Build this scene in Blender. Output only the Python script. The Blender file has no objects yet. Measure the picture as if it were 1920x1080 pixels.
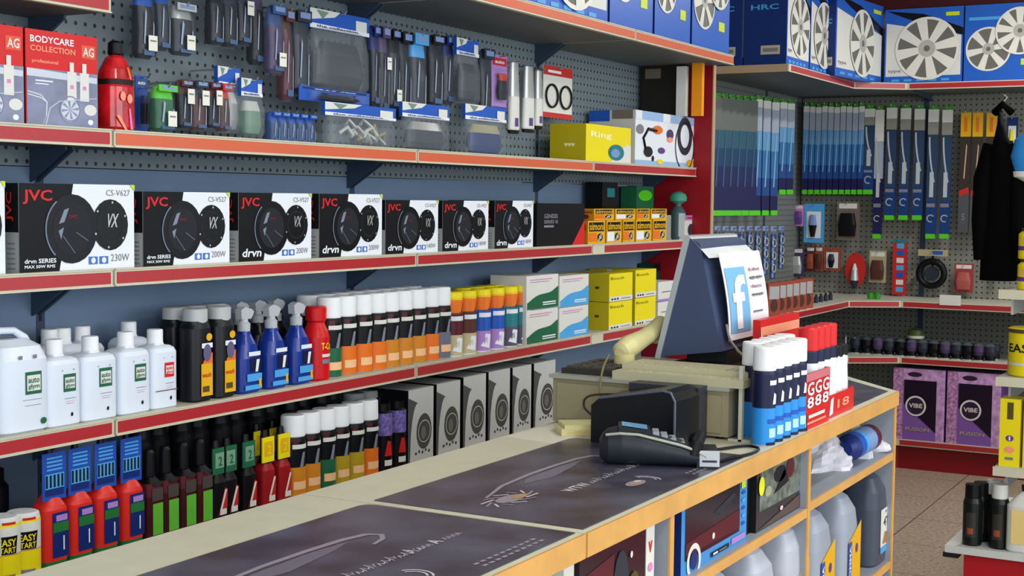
import bpy, math, random
from math import sin, cos, pi, radians
from mathutils import Vector, Matrix
random.seed(7)
S = bpy.context.scene
COL = S.collection
# ------------------------------------------------------------------ camera
FPX = 2632.5
YAW, PITCH, ROLL = radians(29.279), radians(-3.6127), radians(0.6105)
Fv = Vector((cos(PITCH)*cos(YAW), cos(PITCH)*sin(YAW), sin(PITCH)))
Rv = Fv.cross(Vector((0, 0, 1))).normalized()
Uv = Rv.cross(Fv)
Rv, Uv = cos(ROLL)*Rv+sin(ROLL)*Uv, -sin(ROLL)*Rv+cos(ROLL)*Uv
cam = bpy.data.cameras.new('camera'); camo = bpy.data.objects.new('camera', cam); COL.objects.link(camo)
cam.sensor_width = 36; cam.lens = FPX/1920*36; cam.clip_start = .05; cam.clip_end = 60
m3 = Matrix((Rv, Uv, -Fv)).transposed()
ZC = 1.45                       # camera height above the floor
camo.matrix_world = Matrix.Translation((0, 0, ZC)) @ m3.to_4x4()
S.camera = camo
# measured places: the photograph's columns and rows read as points on known planes (z relative to the camera)
def hit(px, py, ax, v):
    d = Fv+Rv*((px-960)/FPX)-Uv*((py-540)/FPX); return d*(v/d[ax])
def xs(px, y, z):
    n = Rv-Fv*((px-960)/FPX); return -(n[1]*y+n[2]*z)/n[0]
def yat(px, x, z):
    n = Rv-Fv*((px-960)/FPX); return -(n[0]*x+n[2]*z)/n[1]
def zat(x, y, py):
    n = Uv+Fv*((py-540)/FPX); return -(n[0]*x+n[1]*y)/n[2]
# ------------------------------------------------------------------ world, lights, exposure
W = bpy.data.worlds.new('daylight'); S.world = W; W.use_nodes = True
bg = W.node_tree.nodes['Background']; bg.inputs[0].default_value = (.80, .90, 1, 1); bg.inputs[1].default_value = 1.15
def area(name, loc, target, sx, sy, power, col):
    l = bpy.data.lights.new(name, 'AREA'); l.shape = 'RECTANGLE'; l.size = sx; l.size_y = sy; l.energy = power; l.color = col
    o = bpy.data.objects.new(name, l); COL.objects.link(o); o.location = loc
    o.rotation_euler = (Vector(target)-Vector(loc)).to_track_quat('-Z', 'Y').to_euler(); return o
area('daylight_shopfront', (-1.6, -1.6, 1.9), (3.0, 1.9, 1.0), 3.6, 2.2, 55, (.93, .97, 1))
area('daylight_side_window', (3.2, -3.3, 2.0), (4.4, 1.8, .9), 4.0, 1.6, 55, (.95, .98, 1))
S.view_settings.view_transform = 'Standard'; S.view_settings.look = 'None'
S.view_settings.gamma = 1; S.view_settings.use_curve_mapping = False
S.view_settings.exposure = 0.32
# ------------------------------------------------------------------ materials
MATS = {}
def lin(c): return tuple(((v/255)/12.92 if v/255 <= .04045 else ((v/255+.055)/1.055)**2.4) for v in c)
def M(name, rgb=None, rough=.45, metal=0., alpha=1., emit=0., noise=0., scale=40., spec=.3, coat=0.):
    if name in MATS: return MATS[name]
    m = bpy.data.materials.new(name); m.use_nodes = True; nt = m.node_tree; b = nt.nodes['Principled BSDF']
    c = (*lin(rgb), 1)
    b.inputs['Base Color'].default_value = c; b.inputs['Roughness'].default_value = rough
    b.inputs['Metallic'].default_value = metal; b.inputs['Alpha'].default_value = alpha
    b.inputs['Specular IOR Level'].default_value = spec; b.inputs['Coat Weight'].default_value = coat
    if emit: b.inputs['Emission Color'].default_value = c; b.inputs['Emission Strength'].default_value = emit
    if noise:
        t = nt.nodes.new('ShaderNodeTexCoord'); n = nt.nodes.new('ShaderNodeTexNoise'); n.inputs['Scale'].default_value = scale
        n.inputs['Detail'].default_value = 4
        r = nt.nodes.new('ShaderNodeValToRGB'); r.color_ramp.elements[0].position = .35; r.color_ramp.elements[1].position = .65
        r.color_ramp.elements[0].color = (*[max(0, x*(1-noise)) for x in c[:3]], 1)
        r.color_ramp.elements[1].color = (*[min(1, x*(1+noise)) for x in c[:3]], 1)
        nt.links.new(t.outputs['Object'], n.inputs['Vector']); nt.links.new(n.outputs['Fac'], r.inputs[0]); nt.links.new(r.outputs[0], b.inputs['Base Color'])
    MATS[name] = m; return m
def pegmat(name, rgb, pitch, axis):
    """painted steel board with a square grid of round holes"""
    m = bpy.data.materials.new(name); m.use_nodes = True; nt = m.node_tree; b = nt.nodes['Principled BSDF']; N = nt.nodes.new; L = nt.links.new
    t = N('ShaderNodeTexCoord'); sp = N('ShaderNodeSeparateXYZ'); L(t.outputs['Object'], sp.inputs[0])
    def mth(op, a, bb=None):
        n = N('ShaderNodeMath'); n.operation = op
        for i, v in enumerate((a, bb)):
            if v is None: continue
            if isinstance(v, (int, float)): n.inputs[i].default_value = v
            else: L(v, n.inputs[i])
        return n.outputs[0]
    q = []
    for s in (axis, 'Z'):
        fr = mth('FRACT', mth('DIVIDE', sp.outputs[s], pitch)); d = mth('SUBTRACT', fr, .5); q.append(mth('MULTIPLY', d, d))
    r = mth('LESS_THAN', mth('SQRT', mth('ADD', q[0], q[1])), .17)
    mx = N('ShaderNodeMix'); mx.data_type = 'RGBA'; L(r, mx.inputs[0]); mx.inputs[6].default_value = (*lin(rgb), 1); mx.inputs[7].default_value = (*lin((30, 34, 38)), 1)
    L(mx.outputs[2], b.inputs['Base Color']); b.inputs['Roughness'].default_value = .5
    MATS[name] = m; return m
white = M('white_print', (224, 229, 236), .4); offwhite = M('offwhite_print', (214, 214, 208), .5)
black = M('black_print', (12, 12, 16), .4, spec=.2); ink = M('ink', (16, 16, 22), .5); grey_t = M('grey_text', (120, 120, 128), .6)
red = M('red_print', (205, 30, 32), .4); dred = M('dark_red', (120, 14, 24), .5); orange = M('orange_print', (226, 112, 24), .4)
yellow = M('yellow_print', (232, 214, 16), .4); dyellow = M('deep_yellow', (222, 170, 20), .4)
green = M('green_print', (28, 96, 64), .45); lgreen = M('light_green', (92, 176, 52), .45); vgreen = M('vivid_green', (84, 196, 34), .4)
blue = M('blue_print', (30, 84, 178), .4); dblue = M('navy_print', (18, 40, 108), .4); sky = M('sky_blue', (74, 160, 220), .4)
teal = M('teal_print', (30, 120, 130), .4); purple = M('purple_print', (92, 62, 132), .45); lilac = M('lilac_print', (168, 128, 196), .45)
pink = M('pink_print', (216, 130, 190), .45); brown = M('brown_print', (82, 44, 34), .5); maroon = M('maroon_print', (84, 24, 34), .4)
silver = M('silver_print', (190, 192, 190), .3, .5); chrome = M('chrome', (215, 215, 215), .15, 1.)
cream_lip = M('cream_metal', (200, 196, 172), .4, noise=.04, scale=8); strip = M('red_ticket_strip', (170, 40, 46), .3, spec=.5); strip_o = M('glare_orange_strip', (206, 96, 62), .3, spec=.5)  # strip_o: glare on the red strips put into the colour as orange
deck_m = M('shelf_deck_paint', (196, 196, 180), .45, noise=.05, scale=6); bracket_m = M('bracket_paint', (52, 68, 88), .5)
panel_m = M('blue_grey_panel', (106, 126, 152), .5, noise=.05, scale=5)
beech = M('beech_edge', (208, 158, 88), .4, noise=.08, scale=14); laminate = M('cream_laminate', (208, 207, 182), .42, noise=.03, scale=20)
grey_board = M('grey_laminate', (142, 150, 162), .5, noise=.03, scale=10)
clear = M('clear_plastic', (150, 160, 170), .12, alpha=.10, spec=.6); foggy = M('foggy_plastic', (140, 150, 158), .2, alpha=.26, spec=.6)
bottle_w = M('white_plastic', (214, 222, 234), .35, spec=.5); cap_w = M('white_cap', (232, 234, 236), .4); cap_grey = M('grey_cap', (176, 180, 180), .4)
yell_green = M('yellow_green_sticker', (196, 214, 30), .4)
# ------------------------------------------------------------------ mesh builder (local: x to the right, front faces -y, z up)
_txt = {}
def text_geo(s, bold):
    k = (s, bold)
    if k in _txt: return _txt[k]
    cu = bpy.data.curves.new('t', 'FONT'); cu.body = s; cu.size = 1; cu.resolution_u = 2; cu.offset = .02 if bold else 0; cu.fill_mode = 'FRONT'
    ob = bpy.data.objects.new('t', cu); COL.objects.link(ob)
    dg = bpy.context.evaluated_depsgraph_get(); me = ob.evaluated_get(dg).to_mesh()
    v = [(p.co.x, p.co.y) for p in me.vertices]; f = [tuple(p.vertices) for p in me.polygons]
    ob.evaluated_get(dg).to_mesh_clear(); bpy.data.objects.remove(ob); bpy.data.curves.remove(cu)
    x0 = min(p[0] for p in v); x1 = max(p[0] for p in v); z0 = min(p[1] for p in v); z1 = max(p[1] for p in v)
    v = [((a-x0)/(x1-x0), (b-z0)/(z1-z0)) for a, b in v]
    _txt[k] = (v, f); return _txt[k]
class MB:
    def __init__(s): s.v = []; s.f = []; s.m = []; s.sm = []; s.mats = []; s.X = Matrix.Identity(4)
    def mi(s, m):
        if m not in s.mats: s.mats.append(m)
        return s.mats.index(m)
    def add(s, vs, fs, m, smooth=False):
        o = len(s.v); s.v += [tuple(s.X @ Vector(p)) for p in vs]; k = s.mi(m)
        for f in fs: s.f.append(tuple(i+o for i in f)); s.m.append(k); s.sm.append(smooth)
        return s
    def box(s, x0, x1, y0, y1, z0, z1, m, fm=None):
        """fm: dict side -> material for 'f' front,'b','l','r','t','d'"""
        vs = [(x0, y0, z0), (x1, y0, z0), (x1, y1, z0), (x0, y1, z0), (x0, y0, z1), (x1, y0, z1), (x1, y1, z1), (x0, y1, z1)]
        for key, f in (('f', (0, 1, 5, 4)), ('r', (1, 2, 6, 5)), ('b', (2, 3, 7, 6)), ('l', (3, 0, 4, 7)), ('t', (4, 5, 6, 7)), ('d', (3, 2, 1, 0))):
            mm = (fm or {}).get(key, m); s.add(vs, [f], mm)
        return s
    def prism(s, pts, y0, y1, m):
        """outline in x,z going counter-clockwise seen from the front, extruded y0..y1"""
        n = len(pts); vs = [(x, y0, z) for x, z in pts]+[(x, y1, z) for x, z in pts]
        s.add(vs, [tuple(range(n)), tuple(range(2*n-1, n-1, -1))]+[((i+1) % n, i, n+i, n+(i+1) % n) for i in range(n)], m); return s
    def slab(s, pts, z0, z1, m, ms=None):
        n = len(pts); vs = [(x, y, z0) for x, y in pts]+[(x, y, z1) for x, y in pts]
        s.add(vs, [tuple(range(n-1, -1, -1)), tuple(range(n, 2*n))], m)
        s.add(vs, [(i, (i+1) % n, n+(i+1) % n, n+i) for i in range(n)], ms or m); return s
    def loft(s, secs, n=24, e=2., caps=True):
        """secs: (z, half_w, half_d, cx, cy, mat for the band above); superellipse exponent e"""
        rings = []
        for q in secs:
            z, a, b, cx, cy = q[:5]; r = []
            for i in range(n):
                t = 2*pi*i/n+pi/n; c, d = cos(t), sin(t)
                r.append((cx+a*math.copysign(abs(c)**(2/e), c), cy+b*math.copysign(abs(d)**(2/e), d), z))
            rings.append(r)
        for k in range(len(rings)-1):
            s.add(rings[k]+rings[k+1], [(i, (i+1) % n, n+(i+1) % n, n+i) for i in range(n)], secs[k][5], True)
        if caps:
            s.add(rings[0], [tuple(range(n-1, -1, -1))], secs[0][5]); s.add(rings[-1], [tuple(range(n))], secs[-2][5])
        return s
    def lathe(s, prof, n=20, cx=0, cy=0):
        return s.loft([(z, r, r, cx, cy, m) for r, z, m in prof], n)
    def tube(s, pts, r, m, n=8, closed=False):
        P = [Vector(p) for p in pts]; rings = []; k = len(P); rr = r if isinstance(r, (list, tuple)) else [r]*k
        up = None
        for i in range(k):
            if closed: t = P[(i+1) % k]-P[i-1]
            else: t = P[min(i+1, k-1)]-P[max(i-1, 0)]
            t.normalize()
            if up is None: up = Vector((0, 0, 1)) if abs(t.z) < .9 else Vector((1, 0, 0))
            a = t.cross(up).normalized(); b = a.cross(t).normalized(); up = b
            rings.append([tuple(P[i]+(a*cos(2*pi*j/n)+b*sin(2*pi*j/n))*rr[i]) for j in range(n)])
        for i in range(k if closed else k-1):
            s.add(rings[i]+rings[(i+1) % k], [(j, j+n, n+(j+1) % n, (j+1) % n) for j in range(n)], m, True)
        if not closed: s.add(rings[0], [tuple(range(n))], m); s.add(rings[-1], [tuple(range(n-1, -1, -1))], m)
        return s
    def cyl_y(s, cx, cz, r, y0, y1, m, n=24):
        return s.prism([(cx+r*cos(2*pi*i/n), cz+r*sin(2*pi*i/n)) for i in range(n)], y0, y1, m)
    # ---- print on a surface: on a flat front (y) or wrapped round an upright cylinder (cyl=(radius, angle, cx, cy))
    def _map(s, p, y, cyl):
        if not cyl: return [(a, y, b) for a, b in p]
        r, a0, cx, cy = cyl; r += .0006
        return [(cx+r*sin(a/r+a0), cy-r*cos(a/r+a0), b) for a, b in p]
    def poly(s, pts, y, m, cyl=None):
        if cyl and len(pts) in (3, 4):
            a, b, c, d = pts if len(pts) == 4 else (pts[0], pts[1], pts[2], pts[2]); k = 8
            p = [(a[0]+(b[0]-a[0])*i/k, a[1]+(b[1]-a[1])*i/k) for i in range(k+1)]+[(d[0]+(c[0]-d[0])*i/k, d[1]+(c[1]-d[1])*i/k) for i in range(k+1)]
            s.add(s._map(p, y, cyl), [(i, i+1, k+2+i, k+1+i) for i in range(k)], m, True); return s
        s.add(s._map(pts, y, cyl), [tuple(range(len(pts)))], m); return s
    def rect(s, x0, x1, z0, z1, y, m, cyl=None):
        if not cyl: return s.poly([(x0, z0), (x1, z0), (x1, z1), (x0, z1)], y, m)
        k = 8; p = [(x0+(x1-x0)*i/k, z0) for i in range(k+1)]+[(x0+(x1-x0)*i/k, z1) for i in range(k+1)]
        s.add(s._map(p, y, cyl), [(i, i+1, k+2+i, k+1+i) for i in range(k)], m, True); return s
    def ell(s, cx, cz, a, b, y, m, n=24, t0=0):
        return s.poly([(cx+a*cos(2*pi*i/n+t0), cz+b*sin(2*pi*i/n+t0)) for i in range(n)], y, m)
    def ring(s, cx, cz, a, w, y, m, n=28, a0=0, a1=2*pi):
        p = [];
        for i in range(n+1):
            t = a0+(a1-a0)*i/n; p += [(cx+a*cos(t), y, cz+a*sin(t)), (cx+(a-w)*cos(t), y, cz+(a-w)*sin(t))]
        s.add(p, [(2*i, 2*i+2, 2*i+3, 2*i+1) for i in range(n)], m); return s
    def text(s, t, x0, x1, z0, z1, y, m, bold=True, cyl=None, rot=False, shear=0):
        v, f = text_geo(t, bold)
        if rot: p = [(x0+(x1-x0)*(1-b), z0+(z1-z0)*a) for a, b in v]
        else: p = [(x0+(x1-x0)*a+shear*b*(z1-z0), z0+(z1-z0)*b) for a, b in v]
        s.add(s._map(p, y, cyl), f, m); return s
    def merge(s, o):
        k = len(s.v); s.v += o.v
        for f, m, q in zip(o.f, o.m, o.sm): s.f.append(tuple(i+k for i in f)); s.m.append(s.mi(o.mats[m])); s.sm.append(q)
    def left(s):
        """print that follows goes on the left side face instead: local x of the print runs front-to-back"""
        s.X = Matrix.Rotation(-pi/2, 4, 'Z'); return s
    def front(s): s.X = Matrix.Identity(4); return s
    def mesh(s, name):
        me = bpy.data.meshes.new(name); me.from_pydata(s.v, [], s.f)
        for m in s.mats: me.materials.append(m)
        me.polygons.foreach_set('material_index', s.m); me.polygons.foreach_set('use_smooth', s.sm); me.update(); return me
_proto = {}
def tag(o, label, cat, group=None, kind=None):
    if label: o['label'] = label
    if cat: o['category'] = cat
    if group: o['group'] = group
    if kind: o['kind'] = kind
def thing(key, build, name, label, cat, loc, rz=0, group=None, extra=None):
    """build() -> list of (part name, MB, index of parent part or None, optional label). One entry without parts = one mesh."""
    loc = (loc[0], loc[1], loc[2]+ZC)
    if key is None or key not in _proto:
        parts = build(); base = parts[0][1]
        for p in parts:
            if p[0] == '+': base.merge(p[1])
        parts = [p for p in parts if p[0] != '+']
        ob = []
        if len(parts) == 1 and parts[0][2] is None:
            root = bpy.data.objects.new(name, parts[0][1].mesh(name)); COL.objects.link(root)
        else:
            root = bpy.data.objects.new(name, None); COL.objects.link(root); root.empty_display_size = .05
            for p in parts:
                o = bpy.data.objects.new(p[0], p[1].mesh(p[0])); COL.objects.link(o)
                o.parent = root if p[2] is None else ob[p[2]]
                if len(p) > 3 and p[3]: o['label'] = p[3]
                ob.append(o)
        if key: _proto[key] = root
    else:
        src = _proto[key]; root = src.copy(); COL.objects.link(root)
        for a in ('group', 'label', 'category'):
            if a in root: del root[a]
        for ch in list(src.children):
            c = ch.copy(); COL.objects.link(c); c.parent = root
            for g in list(ch.children):
                d = g.copy(); COL.objects.link(d); d.parent = c
    root.name = name
    root.location = loc; root.rotation_euler = (0, 0, rz)
    tag(root, label, cat, group); return root
def struct(name, mb):
    o = bpy.data.objects.new(name, mb.mesh(name)); COL.objects.link(o); o.location = (0, 0, ZC); o['kind'] = 'structure'; return o
ORD = ['first', 'second', 'third', 'fourth', 'fifth', 'sixth', 'seventh', 'eighth', 'ninth', 'tenth', 'eleventh', 'twelfth', 'thirteenth', 'fourteenth', 'fifteenth', 'sixteenth', 'seventeenth', 'eighteenth', 'nineteenth', 'twentieth', 'twenty-first', 'twenty-second', 'twenty-third', 'twenty-fourth']
YL, YB = 1.915, 2.12            # shelf lip and back panel of the long shelving run
FX, BX = 7.67, 8.14             # shelf lip and back panel on the far wall
FRONT = YL+.015
RF = -pi/2                      # turns a front-facing product towards the camera on the far wall

# ================================================================== the room
fl = bpy.data.materials.new('speckled_floor'); fl.use_nodes = True; nt = fl.node_tree; b = nt.nodes['Principled BSDF']
t = nt.nodes.new('ShaderNodeTexCoord'); n1 = nt.nodes.new('ShaderNodeTexNoise'); n1.inputs['Scale'].default_value = 60; n1.inputs['Detail'].default_value = 6
r = nt.nodes.new('ShaderNodeValToRGB'); r.color_ramp.elements[0].position = .3; r.color_ramp.elements[0].color = (*lin((140, 124, 104)), 1); r.color_ramp.elements[1].position = .7; r.color_ramp.elements[1].color = (*lin((190, 174, 150)), 1)
nt.links.new(t.outputs['Object'], n1.inputs[0]); nt.links.new(n1.outputs[0], r.inputs[0])
bk = nt.nodes.new('ShaderNodeTexBrick'); bk.offset = 0; bk.inputs['Scale'].default_value = 1; bk.inputs['Brick Width'].default_value = .5; bk.inputs['Row Height'].default_value = .5; bk.inputs['Mortar Size'].default_value = .003
bk.inputs['Mortar'].default_value = (*lin((90, 78, 62)), 1); nt.links.new(t.outputs['Object'], bk.inputs['Vector']); nt.links.new(r.outputs[0], bk.inputs['Color1']); nt.links.new(r.outputs[0], bk.inputs['Color2'])
nt.links.new(bk.outputs[0], b.inputs['Base Color']); b.inputs['Roughness'].default_value = .35
struct('floor', MB().box(-2, 9.4, -3.6, 2.95, -1.55, -1.45, fl))
wallp = M('grey_wall_paint', (150, 160, 168), .7, noise=.03, scale=3)
struct('wall_left', MB().box(-2, 9.4, 2.75, 2.85, -1.45, 1.35, wallp))
struct('wall_far', MB().box(8.3, 8.4, -3.6, 2.75, -1.45, 1.35, wallp))
struct('ceiling', MB().box(-2, 9.4, -3.6, 2.85, 1.35, 1.45, M('ceiling_paint', (210, 208, 200), .8)))

# ================================================================== long shelving run along the left wall
peg = pegmat('pegboard_steel', (112, 126, 132), .025, 'X')
pegf = pegmat('pegboard_steel_far', (128, 128, 118), .03, 'Y')
pegl = pegmat('pegboard_steel_return', (120, 124, 122), .03, 'X')
BAYS = [.90, 1.907, 2.93, 3.925, 4.77]
bayname = ['nearest', 'second', 'third', 'last']
HOOKS = {0: [], 1: [], 2: [], 3: [], 'return': [], 'corner': [], 'far': []}
def bay(i):
    x0, x1 = BAYS[i], BAYS[i+1]
    low = MB(); low.box(x0+.02, x1-.002, YB, YB+.02, -1.40, .052, panel_m)
    up = MB(); up.box(x0+.02, x1-.002, YB, YB+.02, .054, 1.0, peg)
    a = MB().box(x0, x0+.019, YB+.001, YB+.05, -1.45, 1.0, bracket_m)
    for k in range(44): a.box(x0+.006, x0+.013, YB, YB+.002, -1.1+.045*k, -1.085+.045*k, ink)
    P = [('back_panel', low, None), ('pegboard', up, None), ('upright', a, None)]
    b = MB().box(x0+.001, x1-.001, YL+.01, YB-.001, -1.45, -1.36, M('plinth_red', (130, 16, 26), .4)); P.append(('plinth', b, None))
    for (x, z, y) in HOOKS[i]:
        P.append(('hook', MB().tube([(x, YB-.001, z), (x, y-.02, z), (x, y-.025, z+.008)], .002, chrome, 6), 1))
    return P
LV = [('upper_side', -1, .360), ('pegboard', 0, .118), ('box', 1, -.139), ('bottle', 2, -.419), ('lowest', 3, -.672), ('floor', 4, -.96)]
def shelf_parts(x0, x1, z, yl, yb, s0=0, s1=0, br=True, sm=None):
    """deck surface at local z=0, front lip at yl; red ticket strip from s0 to s1 inside the lip"""
    L = x1-x0-.004; d = yb-yl; P = []
    P.append(('deck', MB().box(.002, L, .012, d, -.028, 0, deck_m, {'d': M('shelf_underside', (96, 100, 104), .6)}), None))  # underside coloured darker than the deck: shelf shade put into the paint
    lip = MB().box(0.002, L, 0, .012, -.030, .003, cream_lip); lip.box(.002, L, -.003, 0, -.030, -.0275, cream_lip); lip.box(.002, L, -.003, 0, .0005, .003, cream_lip)
    P.append(('lip', lip, None))
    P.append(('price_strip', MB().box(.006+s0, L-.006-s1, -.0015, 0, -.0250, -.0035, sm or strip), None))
    if br:
        for xx in (.004, L-.010):
            P.append(('bracket', MB().add([(xx, d-.095, -.028), (xx+.006, d-.095, -.028), (xx+.006, d, -.028), (xx, d, -.028), (xx, d, -.095), (xx+.006, d, -.095), (xx+.006, d-.095, -.034), (xx, d-.095, -.034)],
                      [(0, 3, 2, 1), (3, 4, 5, 2), (4, 7, 6, 5), (7, 0, 1, 6), (0, 7, 4, 3), (1, 2, 5, 6)], bracket_m), None))
    return P
def wall_shelf(i, z, label, yl=YL, s0=0, s1=0):
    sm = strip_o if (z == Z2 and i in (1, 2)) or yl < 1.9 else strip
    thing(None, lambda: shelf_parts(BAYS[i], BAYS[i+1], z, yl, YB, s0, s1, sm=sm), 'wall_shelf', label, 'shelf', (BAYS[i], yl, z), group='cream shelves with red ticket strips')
Z2, Z3, Z4, Z5, ZT, ZTL = .118, -.139, -.419, -.672, .548, .362
for z, what in ((Z2, 'below the hanging packs'), (Z3, 'carrying the speaker boxes'), (Z4, 'carrying white bottles and spray cans'), (Z5, 'lowest one in view behind the counter')):
    for i in range(4):
        wall_shelf(i, z, 'cream wall shelf %s, %s section' % (what, bayname[i]), s0=.08 if (i == 3 and z in (Z3, Z4)) else 0)
wall_shelf(0, ZTL, 'cream wall shelf at the top left corner above the red boxed gift sets')
for i in (1, 2, 3): wall_shelf(i, ZT-.034+.0, 'deep top shelf under the blue boxes, %s section' % bayname[i], yl=1.78)

def nx(px0, px1, z, y=None):
    y = y or FRONT+.01
    return xs(px0, y, z), xs(px1, y, z)
# ---------------------------------------------------------------- speaker boxes (the row of boxes on the middle shelf)
def speaker_box(w, h, d, model, watt, series):
    def f():
        b = MB(); b.box(0, w, 0, d, 0, h, white, {'l': black, 't': black})
        y = -.0008
        b.poly([(0, 0), (.325*w, 0), (.45*w, h), (0, h)], y, black)
        b.left()
        b.text('JVC', -.030, -.012, h*.58, h*.90, -.0008, red, rot=True); b.rect(-.034, 0, 0, h*.46, -.0008, silver)
        for k in range(6): b.rect(-.028, -.008, h*(.05+.055*k), h*(.07+.055*k), -.0012, grey_t)
        b.front()
        b.text('JVC', .03*w, .27*w, .77*h, .93*h, y-.0005, red)
        R_ = h*.395; cx = .435*w; cz = .49*h
        b.ell(cx, cz, R_*.98, R_, y-.0006, M('speaker_black', (8, 9, 13), .3)); b.ring(cx, cz, R_, R_*.05, y-.0012, M('speaker_shine', (110, 120, 135), .3), a0=2.2, a1=4.0)
        b.ell(cx, cz, R_*.72, R_*.74, y-.0009, M('speaker_mesh', (20, 22, 30), .5))
        b.poly([(cx-.5*R_, cz+.15*R_), (cx-.3*R_, cz+.55*R_), (cx-.12*R_, cz+.6*R_), (cx-.3*R_, cz+.2*R_)], y-.0014, M('speaker_glint', (120, 132, 150), .3))
        b.poly([(cx-.52*R_, cz-.05*R_), (cx-.32*R_, cz+.05*R_), (cx-.42*R_, cz-.3*R_)], y-.0014, M('speaker_glint'))
        b.text('JVC', cx-.15*R_, cx+.2*R_, cz+.28*R_, cz+.4*R_, y-.0014, M('speaker_red', (120, 24, 40), .4))
        b.tube([(cx+.1*R_, y-.0012, cz-.7*R_), (cx-.35*R_, y-.0012, cz-.2*R_)], .0008, M('speaker_glint'), 4)
        b.tube([(cx+.15*R_, y-.0012, cz-.1*R_), (cx+.6*R_, y-.0012, cz-.35*R_)], .0008, M('speaker_glint'), 4)
        q = h*.30; c2 = .775*w
        b.ell(c2, .53*h, q*.95, q, y-.0004, M('speaker_black'), 20)
        b.ring(c2, .53*h, q*.7, q*.06, y-.0008, M('speaker_mesh'))
        b.text('VX', c2-.25*q, c2+.35*q, .5*h, .66*h, y-.001, silver, shear=.2)
        for k in range(6): b.ell(c2+q*.84*cos(k*1.047+.4), .53*h+q*.88*sin(k*1.047+.4), q*.05, q*.05, y-.001, silver, 6)
        b.text(model, .74*w, .96*w, .87*h, .94*h, y, grey_t, bold=False)
        b.text(watt, .78*w, .95*w, .1*h, .185*h, y, grey_t, bold=False)
        for k in (.58, .675): b.rect(k*w, (k+.08)*w, .075*h, .165*h, y, M('icon_blue', (70, 110, 190), .4)); b.ell((k+.04)*w, .12*h, .02*w, .02*w, y-.0005, white, 10)
        if series: b.text('drvn', .04*w, .29*w, .08*h, .2*h, y-.0005, white, shear=.2)
        else:
            b.text('drvn SERIES', .04*w, .30*w, .115*h, .165*h, y-.0005, white); b.text('MAX 50W RMS', .04*w, .29*w, .06*h, .095*h, y-.0005, white)
        return [('carton', b, None), ('sticker', MB().poly([(w*.955, h), (w, h*.93), (w+.0003, h), (w*.98, h+.0004)], y-.001, yell_green), None, 'yellow green sticker')]
    return f
YF = FRONT
def xr(px, z, y=YF): return xs(px, y, z)
JV = [(-215, 13, 340, 'CS-V627', '230W', 0), (36, 254, 343, 'CS-V627', '230W', 0), (268, 432, 359, 'CS-V527', '200W', 0), (447, 585, 361, 'CS-V527', '200W', 1), (598, 717, 363, 'CS-V527', '200W', 1), (722, 822, 375, 'CS-V427', '140W', 1), (829, 916, 376, 'CS-V427', '140W', 1), (927, 1000, 376, 'CS-V427', '140W', 1)]
lab = ['white right end of a speaker box cut off by the left picture edge', 'largest black and white speaker box with two round speakers, on the middle shelf', 'black and white speaker box just right of the largest one', 'black and white 200W speaker box third from the largest, before the panel joint', 'fourth 200W-size black and white speaker box, left of the small ones', 'small speaker box, leftmost of the three short ones', 'small speaker box, middle of the three short ones', 'small speaker box, rightmost of the three short ones beside the all-black box']
for i, (a, c, ty, mo, wa, se) in enumerate(JV):
    x0, x1 = xr(a, Z3), xr(c, Z3); h = zat(xr(max(a, 20), Z3), YF, ty)-Z3
    thing(None, speaker_box(x1-x0-.003, h, .15, mo, wa, se), 'speaker_box', lab[i], 'speaker box', (x0, YF, Z3), group='black and white car speaker boxes')
def f():
    x0, x1 = xr(1006, Z3), xr(1095, Z3); w = x1-x0; h = .128; b = MB(); b.box(0, w, 0, .14, 0, h, black)
    b.poly([(.72*w, 0), (w, 0), (w, .62*h)], -.0008, red); b.text('GENESIS', .14*w, .42*w, .66*h, .76*h, -.0008, grey_t); b.text('SERIES III', .14*w, .42*w, .54*h, .62*h, -.0008, grey_t); b.rect(.14*w, .34*w, .45*h, .5*h, -.0008, grey_t)
    return [('carton', b, None)]
thing(None, f, 'amplifier_box', 'all-black carton with red corner right of the speaker boxes', 'carton', (xr(1006, Z3), YF, Z3))
# yellow-orange small cartons
def ycarton(w, h, d, k):
    def f():
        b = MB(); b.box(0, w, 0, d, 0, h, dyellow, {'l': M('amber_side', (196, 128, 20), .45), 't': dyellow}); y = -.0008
        b.rect(.06*w, .94*w, .55*h, .93*h, y, black); b.text('simoni', .08*w, .92*w, .6*h, .9*h, y-.0006, dyellow)
        b.rect(.03*w, .5*w, .12*h, .5*h, y, white if k % 2 else orange); b.ell(.7*w, .3*h, .16*w, .16*h, y, black); b.ell(.7*w, .3*h, .08*w, .08*h, y-.0006, white)
        b.poly([(.5*w, .1*h), (.62*w, .1*h), (.85*w, .5*h), (.75*w, .5*h)], y-.001, silver)
        b.left(); b.text('simoni', -.9*d, -.1*d, .6*h, .85*h, -.0008, brown); b.ell(-.5*d, .3*h, .2*d, .2*h, -.0008, brown); b.front()
        return [('carton', b, None)]
    return f
for k, (a, c) in enumerate([(1102, 1135), (1137, 1166), (1168, 1190), (1192, 1222), (1224, 1250)]):
    x0, x1 = xr(a, Z3), xr(c, Z3)
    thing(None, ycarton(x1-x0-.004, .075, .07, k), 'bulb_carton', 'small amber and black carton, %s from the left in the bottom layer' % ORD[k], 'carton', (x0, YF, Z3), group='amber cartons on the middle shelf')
for k, (a, c) in enumerate([(1110, 1148), (1150, 1188), (1190, 1215), (1217, 1247)]):
    x0, x1 = xr(a, Z3, YF+.01), xr(c, Z3, YF+.01)
    thing(None, ycarton(x1-x0-.004, .036, .06, k), 'bulb_carton', 'amber carton stacked on top of the amber row, %s from the left' % ORD[k], 'carton', (x0, YF+.004, Z3+.076), group='amber cartons on the middle shelf')
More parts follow.
